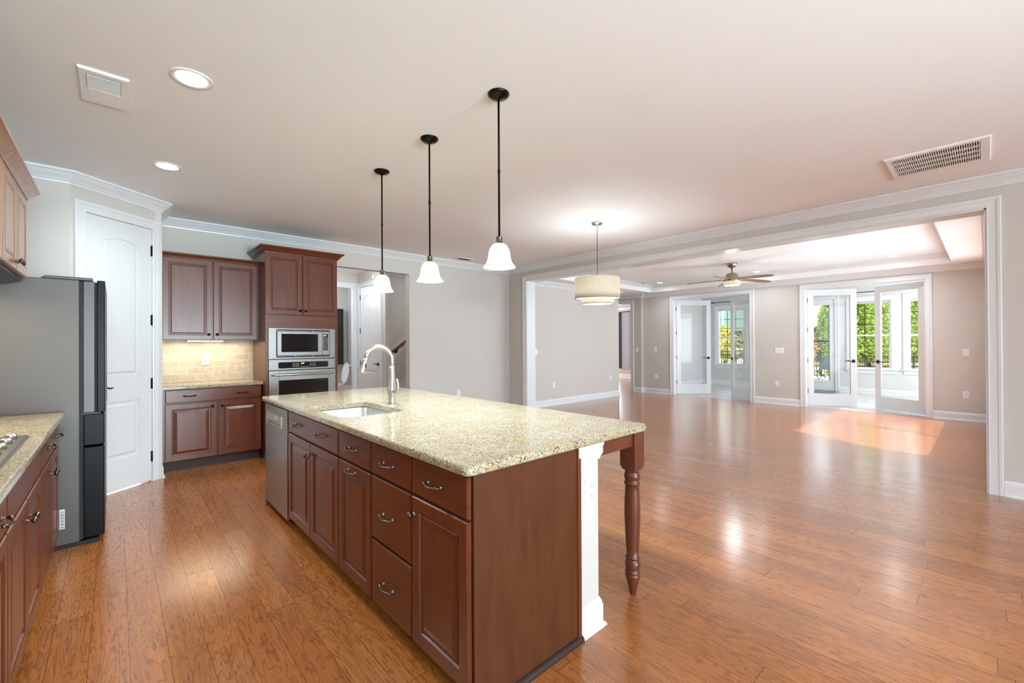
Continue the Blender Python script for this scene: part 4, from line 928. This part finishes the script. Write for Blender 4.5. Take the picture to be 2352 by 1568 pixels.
lamp('POINT', 'fan_glow', (x, y, 2.30), 14, (.9, .96, 1), rad=.1)
# vents
r = thing('exhaust_vent', 'square white ceiling exhaust grille near the top left corner', 'ceiling vent', (-.045, 3.287, CZ))
obj('frame', MB().loops([rr(-.147, .055, 3.088, 3.486, .006, z, 2, o) for z, o in ((CZ, 0), (CZ-.008, 0), (CZ-.013, -.006))]), 'plate', r)
m = MB()
for k in range(19): m.box(-.113, .020, 3.132+k*.0080, 3.1338+k*.0080, CZ-.0175, CZ-.013)
obj('grille', MB().box(-.115, .022, 3.129, 3.284, CZ-.0145, CZ-.0125), 'slot', r); obj('grille_slats', m, 'plate', r)  # dark sheet behind the slats paints in the shade between them
obj('lens_panel', MB().box(-.113, .020, 3.294, 3.445, CZ-.017, CZ-.012), 'plate', r, .002)
r = thing('return_air_vent', 'long white slotted air vent on the ceiling at the upper right', 'ceiling vent', (4.74, .25, CZ))
vx0, vx1, vy0, vy1 = 4.447, 5.036, -.034, .533
m = MB(); 
for a, b, c_, d in ((vx0, vx0+.10, vy0, vy1), (vx1-.075, vx1, vy0, vy1), (vx0, vx1, vy0, vy0+.045), (vx0, vx1, vy1-.055, vy1)): m.box(a, b, c_, d, CZ-.012, CZ)
m = MB(); Q = lambda off, z: [(vx0+off, vy0+off, z), (vx1-off, vy0+off, z), (vx1-off, vy1-off, z), (vx0+off, vy1-off, z)]
gx0, gx1, gy0, gy1 = vx0+.045, vx1-.08, vy0+.052, vy1-.035
G = lambda z: [(gx0, gy0, z), (gx1, gy0, z), (gx1, gy1, z), (gx0, gy1, z)]
m.loops([Q(0, CZ), Q(0, CZ-.009), Q(.006, CZ-.014), G(CZ-.014), G(CZ-.001)], closed=True)
obj('frame', m, 'plate', r)
obj('duct_shade', MB().box(gx0, gx1, gy0, gy1, CZ-.0015, CZ-.0005), 'gap', r)  # thin dark sheet paints in the shade of the duct
m = MB()
for k in range(39): yy = gy0+(gy1-gy0)*(k+.5)/39; m.box(gx0, gx1, yy-.0032, yy+.0022, CZ-.013, CZ-.002)
obj('slats', m, 'plate', r)
m = MB()
for k in range(1, 4): xx = gx0+(gx1-gx0)*k/4; m.box(xx-.006, xx+.006, gy0, gy1, CZ-.0137, CZ-.002)
obj('cross_bars', m, 'plate', r)
def small_vent(x0, x1, y0, y1, z, label):
    r = thing('supply_vent', label, 'ceiling vent', ((x0+x1)/2, (y0+y1)/2, z), group='small supply vents')
    obj('frame', MB().loops([rr(x0, x1, y0, y1, .004, zz, 2, o) for zz, o in ((z, 0), (z-.006, 0), (z-.009, -.006))]), 'plate', r)
    m = MB()
    for k in range(7): yy = y0+.03+(y1-y0-.06)*k/6; m.box(x0+.03, x1-.03, yy-.004, yy+.004, z-.0105, z-.0088)
    obj('louvres', m, 'slot', r)
small_vent(4.16, 4.46, 5.82, 5.96, CZ, 'small ceiling vent near the back corner beyond the pendants')
small_vent(9.86, 9.98, 2.68, 3.0, TZ, 'small ceiling vent right of the fan in the living room tray')
r = thing('smoke_detector', 'round smoke detector at the left end of the living room tray', 'smoke detector', (9.466, 5.60, TZ))
obj('housing', MB().lathe([(0, TZ), (.06, TZ), (.058, TZ-.02), (.045, TZ-.03), (0, TZ-.031)], (9.466, 5.60, 0), 24), 'wall', r)
r = thing('door_chime', 'small round chime cover on the wall over the hall closet door', 'door chime', (3.61, 7.90, 2.56))
obj('housing', MB(M=FX(3.61)).lathe([(0, 0), (.055, 0), (.052, .018), (0, .022)], (7.86, 0, 2.60), 24, 'y'), 'plate', r)

# ================================================================== SWITCHES AND OUTLETS
def outlet(M, a, z, label, s=1.0, top=True):
    w, h = .037*s, .060*s
    r = thing('power_outlet', label, 'power outlet', tuple(M @ Vector((a, 0, z-h))), group='duplex wall outlets')
    obj('plate', MB(M=M).ring_panel(a-w, a+w, z-h, z+h, [(0, .003), (.003, .006)]), 'plate', r)
    for dz in (-.021*s, .021*s):
        f = obj('receptacle', MB().loops([[tuple(M @ Vector((q[0], b, q[1]))) for q in rr(a-.016*s, a+.016*s, z+dz-.015*s, z+dz+.015*s, .009*s, 0, 4)] for b in (.006, .0085)]), 'plate', r)
        obj('slots', MB(M=M).box(a-.009*s, a-.0065*s, .0084, .0089, z+dz-.001*s, z+dz+.009*s).box(a+.0055*s, a+.008*s, .0084, .0089, z+dz, z+dz+.008*s).box(a-.003*s, a+.002*s, .0084, .0089, z+dz-.010*s, z+dz-.0055*s), 'slot', f)
    obj('screw', MB(M=M).lathe([(0, .006), (.0025, .006), (.0025, .007), (0, .007)], (a, 0, z), 8, 'y'), 'plate', r)
    return r
def switch(M, a, z, label, gangs=1, name='light_switch'):
    w = .037+.023*(gangs-1); h = .060
    r = thing(name, label, 'light switch', tuple(M @ Vector((a, 0, z-h))), group='light switches')
    obj('plate', MB(M=M).ring_panel(a-w, a+w, z-h, z+h, [(0, .003), (.003, .006)]), 'plate', r)
    for k in range(gangs):
        c = a+(k-(gangs-1)/2)*.046
        obj('rocker', MB(M=M).ring_panel(c-.0165, c+.0165, z-.033, z+.033, [(0, .002), (.001, .0035), (.004, .0045)], .006), 'plate', r, label='white paddle')
    return r
outlet(FY(1.236), 1.616, .642, 'white outlet on the end of the island knee wall', 1.12)
outlet(FY(6.172), .774, 1.147, 'outlet set in the tan tile backsplash', 1.05)
outlet(FY(YK), 4.388, .46, 'outlet on the back wall just above the far edge of the island top')
outlet(FY(YL), 6.897, .428, 'outlet low on the blank living room wall, nearer the opening casing')
outlet(FY(YL), 8.963, .466, 'outlet low at the far end of the blank living room wall')
outlet(FX(XF), 5.825, .442, 'outlet left of the left glass doors')
outlet(FX(XF), 3.017, .431, 'outlet between the two pairs of glass doors')
outlet(FX(XF), .231, .425, 'outlet right of the right glass doors')
outlet(FX(XS), 5.111, .335, 'sunroom outlet seen through the second glass leaf')
outlet(FX(XS), 1.129, .325, 'sunroom outlet seen through the rightmost glass leaf')
switch(FY(YL), 6.372, 1.143, 'light switch beside the left casing of the wide opening')
switch(FX(XF), 5.845, 1.147, 'light switch left of the left glass doors')
switch(FX(XF), 2.971, 1.138, 'triple light switch between the glass door pairs', 3)
switch(FX(XF), .226, 1.133, 'light switch on the bare wall right of the right glass doors')
switch(FX(10.34), 6.335, 1.135, 'light switch beside the bedroom doorway casing')

# ================================================================== HALL AND POWDER ROOM
r = thing('toilet', 'white toilet with raised lid in the powder room', 'toilet', (3.8, 9.92, 0))
m = MB(); cx, cy = 3.615, 9.92
def ell(ax, ay, z, ox=0, n=24): return [(cx+ox+ax*math.cos(2*pi*k/n), cy+ay*math.sin(2*pi*k/n), z) for k in range(n)]
m.loops([ell(.13, .11, 0, .08), ell(.12, .10, .05, .08), ell(.11, .09, .18, .08), ell(.17, .14, .27, .02), ell(.22, .175, .36), ell(.235, .185, .395), ell(.23, .18, .405), ell(.17, .13, .40), ell(.12, .09, .30), ell(.05, .04, .24)], smooth=True)
m.box(3.735, 3.99, 9.82, 10.02, 0, .38); obj('bowl', m, 'porcelain', r, .01)
obj('seat', MB().loops([ell(.236, .188, .406), ell(.236, .188, .424), ell(.165, .125, .424), ell(.165, .125, .406)], closed=True, smooth=False), 'porcelain', r)
obj('tank', MB().box(3.985, 4.195, 9.70, 10.14, .40, .80), 'porcelain', r, .02); obj('tank_lid', MB().box(3.97, 4.198, 9.69, 10.15, .80, .84), 'porcelain', r, .012)
L_ = MB(); T_ = Matrix.Translation((3.86, 9.92, .43)) @ Matrix.Rotation(R(8), 4, 'Y')
L_.loops([[tuple(T_ @ Vector((b, .185*math.cos(2*pi*k/28), .235+.235*math.sin(2*pi*k/28)))) for k in range(28)] for b in (-.022, 0)]); obj('lid', L_, 'porcelain', r, .006)
obj('flush_lever', MB().tube([(3.985, 9.75, .75), (3.96, 9.75, .75), (3.96, 9.81, .742)], .006, 8), 'nickel', r)
r = thing('black_cabinet', 'tall black cabinet on the powder room wall seen at the edge of the oven cabinet', 'wall cabinet', (3.85, 10.52, .84))
obj('body', MB().box(3.60, 4.048, 10.45, 10.598, .84, 2.172), 'dark', r, .004); obj('door', MB(M=FY(10.45)).ring_panel(3.605, 4.043, .845, 2.167, [(0, .012), (.035, .012), (.037, .007), (.22, .007)], 0), 'dark', r)
tag(obj('robe_hook', MB().lathe([(0, 0), (.02, 0), (.02, .006), (0, .006)], (4.085, 10.60-.006, 1.47), 12, 'y').tube([(4.085, 10.595, 1.47), (4.085, 10.54, 1.465), (4.085, 10.53, 1.48)], .006, 8).sphere((4.085, 10.53, 1.485), .012, 8), 'black'), 'small black hook on the white powder room wall beside the black cabinet', 'hook')
r = thing('stair_handrail', 'red-brown wooden handrail climbing the stair wall', 'handrail', (4.6, 8.49, 1.0))
zr = lambda x: 1.126+.71*(x-4.282)
obj('rail', MB().tube([(3.80, 8.49, zr(3.8)), (5.4, 8.49, zr(5.4))], .028, 12), 'rail', r)
for xx in (4.44, 5.1): obj('bracket', MB().tube([(xx, 8.549, zr(xx)-.09), (xx, 8.50, zr(xx)-.08), (xx, 8.49, zr(xx)-.02)], .009, 8).lathe([(0, 8.551), (.028, 8.551), (.028, 8.546), (0, 8.544)], (xx, 0, zr(xx)-.09), 14, 'y'), 'black', r)
# ================================================================== BEDROOM CURTAINS, SUNROOM
def cloth(nm, y0, y1, z0, z1, x, folds, amp, mat, label):
    n = folds*8; m = MB(); f_ = [(x+amp*math.sin(2*pi*folds*k/n)+amp*.3*math.sin(5.1*k/n*folds), y0+(y1-y0)*k/n) for k in range(n+1)]
    b_ = [(a+.004, b) for a, b in f_[::-1]]; m.prism(f_+b_, z0, z1); return tag(obj(nm, m, mat), label, 'curtain', 'bedroom curtains')
cloth('curtain', 8.95, 9.335, .35, 2.478, 14.19, 5, .03, 'curtain_l', 'pale grey pleated curtain seen through the bedroom doorway')
cloth('curtain', 9.345, 9.47, .35, 2.478, 14.19, 2, .03, 'curtain_d', 'dark grey pleated curtain left of the pale one')
tag(obj('curtain_rod', MB().tube([(14.19, 8.9, 2.492), (14.19, 10.4, 2.492)], .012, 8).tube([(14.19, 9.0, 2.492), (14.279, 9.0, 2.492)], .008, 6).tube([(14.19, 10.3, 2.492), (14.279, 10.3, 2.492)], .008, 6), 'black'), 'curtain rod in the bedroom', 'curtain rod')
def rod(y0, y1, ends, label):
    r = thing('curtain_rod', label, 'curtain rod', (14.0, (y0+y1)/2, 2.57), group='sunroom curtain rods')
    obj('rod', MB().tube([(14.0, y0, 2.575), (14.0, y1, 2.575)], .010, 8), 'iron', r)
    for e in ends: obj('bracket', MB().tube([(14.0, e, 2.575), (14.10, e, 2.56)], .008, 6).lathe([(0, -.02), (.016, -.02), (.016, .012), (0, .012)], (14.0, e, 2.575), 10, 'z'), 'iron', r)
rod(4.75, 5.93, (4.85, 5.86), 'thin dark curtain rod over the left sunroom window')
rod(.35, 2.62, (.5, 1.407, 2.52), 'long thin dark curtain rod over the right sunroom windows')
tag(obj('doormat', MB().box(13.42, 14.03, 2.62, 3.55, .001, .016), 'mat', bevel=.004), 'grey doormat inside the sunroom exit door', 'doormat')
def stop(x, y, z, d, label): 
    tag(obj('door_stop', MB().tube([(x, y, z), (x+d[0]*.07, y+d[1]*.07, z+.005)], .006, 8).lathe([(0, -.012), (.011, -.012), (.011, .012), (0, .012)], (x+d[0]*.075, y+d[1]*.075, z+.005), 8), 'black'), label, 'door stop', 'door stops')
stop(14.084, 2.30, .065, (-1, 0), 'dark door stop on the sunroom baseboard right of the doormat')
# ================================================================== OUTDOORS
struct('ground', MB().box(14.25, 70, -30, 60, -.45, -.30), 'grass', 'lawn beyond the patio', 'lawn')
struct('patio', MB().box(14.25, 21.5, -6, 12, -.30, -.10), 'concrete', 'pale concrete patio outside the sunroom', 'patio')
tag(obj('mulch_bed', MB().box(31, 41, -8, 9.6, -.31, -.27), 'mulch'), 'orange-brown mulch bed under the hedge trees', 'mulch', kind='stuff') if False else None
o = tag(obj('mulch_bed', MB().box(28.5, 38.5, -8, 9.2, -.31, -.27), 'mulch'), 'orange-brown mulch bed under the tall evergreen trees', 'mulch bed', kind='stuff')
def leafcloud(m, pts_fn, n, size):
    for _ in range(n):
        p, nr = pts_fn(); s_ = size*random.uniform(.6, 1.4)
        u = Vector((random.uniform(-1, 1), random.uniform(-1, 1), random.uniform(-.6, 1))).normalized(); v = u.cross(nr+Vector((random.uniform(-.5, .5), random.uniform(-.5, .5), random.uniform(-.5, .5)))).normalized()
        m.add([p-v*s_*.35, p+u*s_*.6-v*s_*.1, p+u*s_, p+u*s_*.55+v*s_*.35, p+v*s_*.25], [(0, 1, 2, 3, 4)])
def cone_tree(x, y, h, rad, label, n=2600):
    r = thing('evergreen_tree', label, 'tree', (x, y, -.30), group='tall evergreen trees behind the fence')
    prof = lambda t: rad*min(1, (1-t)**.55*1.15)*(.86+.14*min(1, t*8))
    core = MB().lathe([(prof(k/12)*.9 if k < 12 else .02, -.0+h*k/12) for k in range(13)], (x, y, 0), 16)
    m = MB(); m.add([tuple(v) for v in core.v], core.f, False)
    def fn():
        t = random.random()**1.15*.99; a = random.uniform(0, 2*pi); rr_ = prof(t)*random.uniform(.92, 1.08)
        return Vector((x+rr_*math.cos(a), y+rr_*math.sin(a), .02+h*t)), Vector((math.cos(a), math.sin(a), .4))
    leafcloud(m, fn, n*3, .14); obj('foliage', m, 'leaf', r, recalc=False)
    obj('trunk', MB().lathe([(.09, -.268), (.08, .3)], (x, y, 0), 10), 'rail', r)
cone_tree(34.0, 6.35, 5.6, 1.25, 'tall evergreen tree at the left, seen through the exit door and window')
cone_tree(35.3, 5.0, 7.4, 1.3, 'tall evergreen tree filling the window between the right glass leaves')
cone_tree(36.5, 3.75, 7.0, 1.1, 'tall evergreen tree behind the free edge of the rightmost glass leaf')
cone_tree(38.0, 2.35, 7.6, 1.45, 'rightmost tall evergreen tree')
def shrub(x, y, h, rad, mat, label, z0=-.30, n=500, size=.2):
    r = thing('garden_shrub', label, 'shrub', (x, y, z0), group='garden shrubs')
    m = MB()
    def fn():
        a = random.uniform(0, 2*pi); t = random.uniform(-.6, 1); rr_ = rad*math.sqrt(max(0, 1-t*t))*random.uniform(.6, 1)
        return Vector((x+rr_*math.cos(a), y+rr_*math.sin(a), z0+h*.55+h*.45*t*random.uniform(.8, 1))), Vector((math.cos(a), math.sin(a), t))
    leafcloud(m, fn, n, size); obj('foliage', m, mat, r, recalc=False)
    s_ = MB()
    for k in range(4): a = k*1.7; s_.tube([(x, y, z0), (x+rad*.3*math.cos(a), y+rad*.3*math.sin(a), z0+h*.45)], [.03, .015], 6)
    obj('stems', s_, 'gap', r)
shrub(23.6, 9.30, 2.5, .62, 'leaf2', 'loose yellow-green shrub seen through the left window', n=1100, size=.14)
shrub(24.4, 8.55, 2.35, .30, 'leaf2', 'narrow shrub beside the loose one, seen through the left window', n=400, size=.13)
shrub(32.5, 7.9, 2.25, .8, 'leaf3', 'low reddish shrub left of the evergreen trees', z0=-.268, n=1200, size=.13)
shrub(33.6, 6.9, 2.0, .6, 'leaf3', 'smaller reddish shrub against the leftmost evergreen', z0=-.268, n=800, size=.12)
# iron fence, run along one side of the yard
def fence(P0, P1, label, zt=.58, zb=-.30):
    P0, P1 = Vector(P0), Vector(P1); d = (P1-P0); L = d.length; d.normalize(); M_ = frame((P0.x, P0.y, 0), (d.x, d.y, 0), (-d.y, d.x, 0))
    r = thing('metal_fence', label, 'fence', (P0.x, P0.y, zb), group='dark metal yard fences')
    obj('rails', MB(M=M_).box(0, L, -.014, .014, zt-.03, zt).box(0, L, -.014, .014, zt-.20, zt-.17).box(0, L, -.014, .014, zb+.08, zb+.11), 'iron', r)
    n = int(L/.11); pk = MB(M=M_)
    for k in range(n): pk.box(k*.11+.05, k*.11+.066, -.008, .008, zb+.05, zt)
    o = obj('pickets', pk, 'iron', r); o['kind'] = 'stuff'
    k = 0
    while k*2.0 < L: obj('post', MB(M=M_).box(k*2.0-.03, k*2.0+.03, -.03, .03, zb, zt+.06), 'iron', r); k += 1
fence((22.6, 6.6, 0), (28.6, .2, 0), 'long dark metal fence in front of the evergreen trees')
fence((18.9, 7.9, 0), (22.45, 6.66, 0), 'short dark metal fence seen low in the left window', zt=.95)
# neighbour house
r = thing('neighbour_house', 'cream-sided neighbouring house with white trim and green gable, beyond the trees', 'house', (40, 14, -.30))
HM = frame((44.0, 5.2, 0), (-.62, .785, 0), (-.785, -.62, 0))
obj('wall', MB(M=HM).box(0, 20, -8, 0, -.3, 5.6), 'siding', r)
obj('gable_wall', MB(M=HM).box(7.2, 20, -7, .6, 2.3, 5.8), 'siding_g', r)
obj('roof', MB(M=HM).prism([(-8.6, 5.5), (-4, 8.2), (.7, 5.5), (.7, 5.75), (-4, 8.5), (-8.6, 5.75)], -.4, 20.4, 'x'), 'roof', r)
obj('porch_roof', MB(M=HM).prism([(0, 2.75), (1.6, 2.35), (1.6, 2.5), (0, 2.95)], 2.0, 5.4, 'x'), 'siding_trim', r)
for a in (2.2, 3.8, 5.2, 8.4, 12.0): obj('corner_board', MB(M=HM).box(a, a+.16, 0, .06 if a < 7 else .68, -.3, 2.6 if a < 7 else 5.6), 'siding_trim', r)
for a, z in ((2.9, 1.0), (4.3, 1.0), (10.2, .8), (13.4, .8)):
    b = .03 if a < 7 else .03
    w_ = obj('window', MB(M=HM).box(a, a+.9, b, b+.05, z, z+1.5).box(a-.1, a, b, b+.08, z-.1, z+1.6).box(a+.9, a+1.0, b, b+.08, z-.1, z+1.6).box(a-.1, a+1.0, b, b+.08, z+1.5, z+1.62).box(a-.1, a+1.0, b, b+.1, z-.1, z), 'siding_trim', r)
    obj('pane', MB(M=HM).box(a+.06, a+.84, b+.05, b+.06, z+.06, z+.72).box(a+.06, a+.84, b+.05, b+.06, z+.78, z+1.44), 'ovenglass', w_)
# patio chair (profile to the camera)
px_, py_ = 19.25, 4.12
dv = Vector((.738, -.675, 0)); CMx = frame((px_, py_, -.10), (.738, -.675, 0), (.675, .738, 0))
r = thing('patio_chair', 'green sling patio chair with crossed iron sides outside the exit door', 'patio chair', (px_, py_, -.10))
m = MB(M=CMx)
obj('back_sling', m.prism([(.10, .40), (.30, .86), (.325, .85), (.13, .39)], -.22, .22, 'y'), 'sling', r)
obj('seat_sling', MB(M=CMx).prism([(-.34, .37), (.12, .33), (.12, .35), (-.34, .39)], -.22, .22, 'y'), 'sling', r)
for s_ in (-.25, .25):
    m = MB(M=CMx); m.tube([(.33, s_, .88), (.12, s_, .38), (.04, s_, .28)], .014, 8).tube([(-.36, s_, .54), (-.30, s_, .57), (.20, s_, .53)], .014, 8).tube([(-.36, s_, .54), (-.30, s_, .03), (.26, s_, .02)], .014, 8)
    m.tube([(-.34, s_, .38), (.04, s_, .10)], .012, 8).tube([(-.30, s_, .06), (.10, s_, .40)], .012, 8).tube([(.04, s_, .28), (.30, s_, .10), (.34, s_, .012)], .014, 8)
    obj('side_frame', m, 'iron', r)
# scrolled garden bench outside the left window
bx_, by_ = 17.6, 6.05
BM = frame((bx_, by_, -.10), (.738, -.675, 0), (.675, .738, 0))
r = thing('garden_bench', 'dark patio love seat with white scrollwork outside the left window', 'bench', (bx_, by_, -.10))
obj('seat', MB(M=BM).box(-.60, .60, -.45, 0, .40, .44), 'iron', r)
m = MB(M=BM); m.box(-.60, .60, .0, .04, .86, .92).box(-.60, .60, 0, .04, .46, .50)
for k in range(8): m.box(-.60, .60, .012, .022, .52+k*.042, .538+k*.042)
obj('back', m, 'iron', r)
for a in (-.3, .12, .42):
    P = [(a+(.02+.11*t/18)*math.cos(t*.62), -.012, .70+(.02+.11*t/18)*math.sin(t*.62)) for t in range(19)]; obj('scroll', MB(M=BM).tube(P, .014, 6), 'whiteiron', r)
for a in (-.56, .56):
    for b in (-.42, 0): obj('leg', MB(M=BM).box(a-.02, a+.02, b-.02, b+.02, 0, .42), 'iron', r)
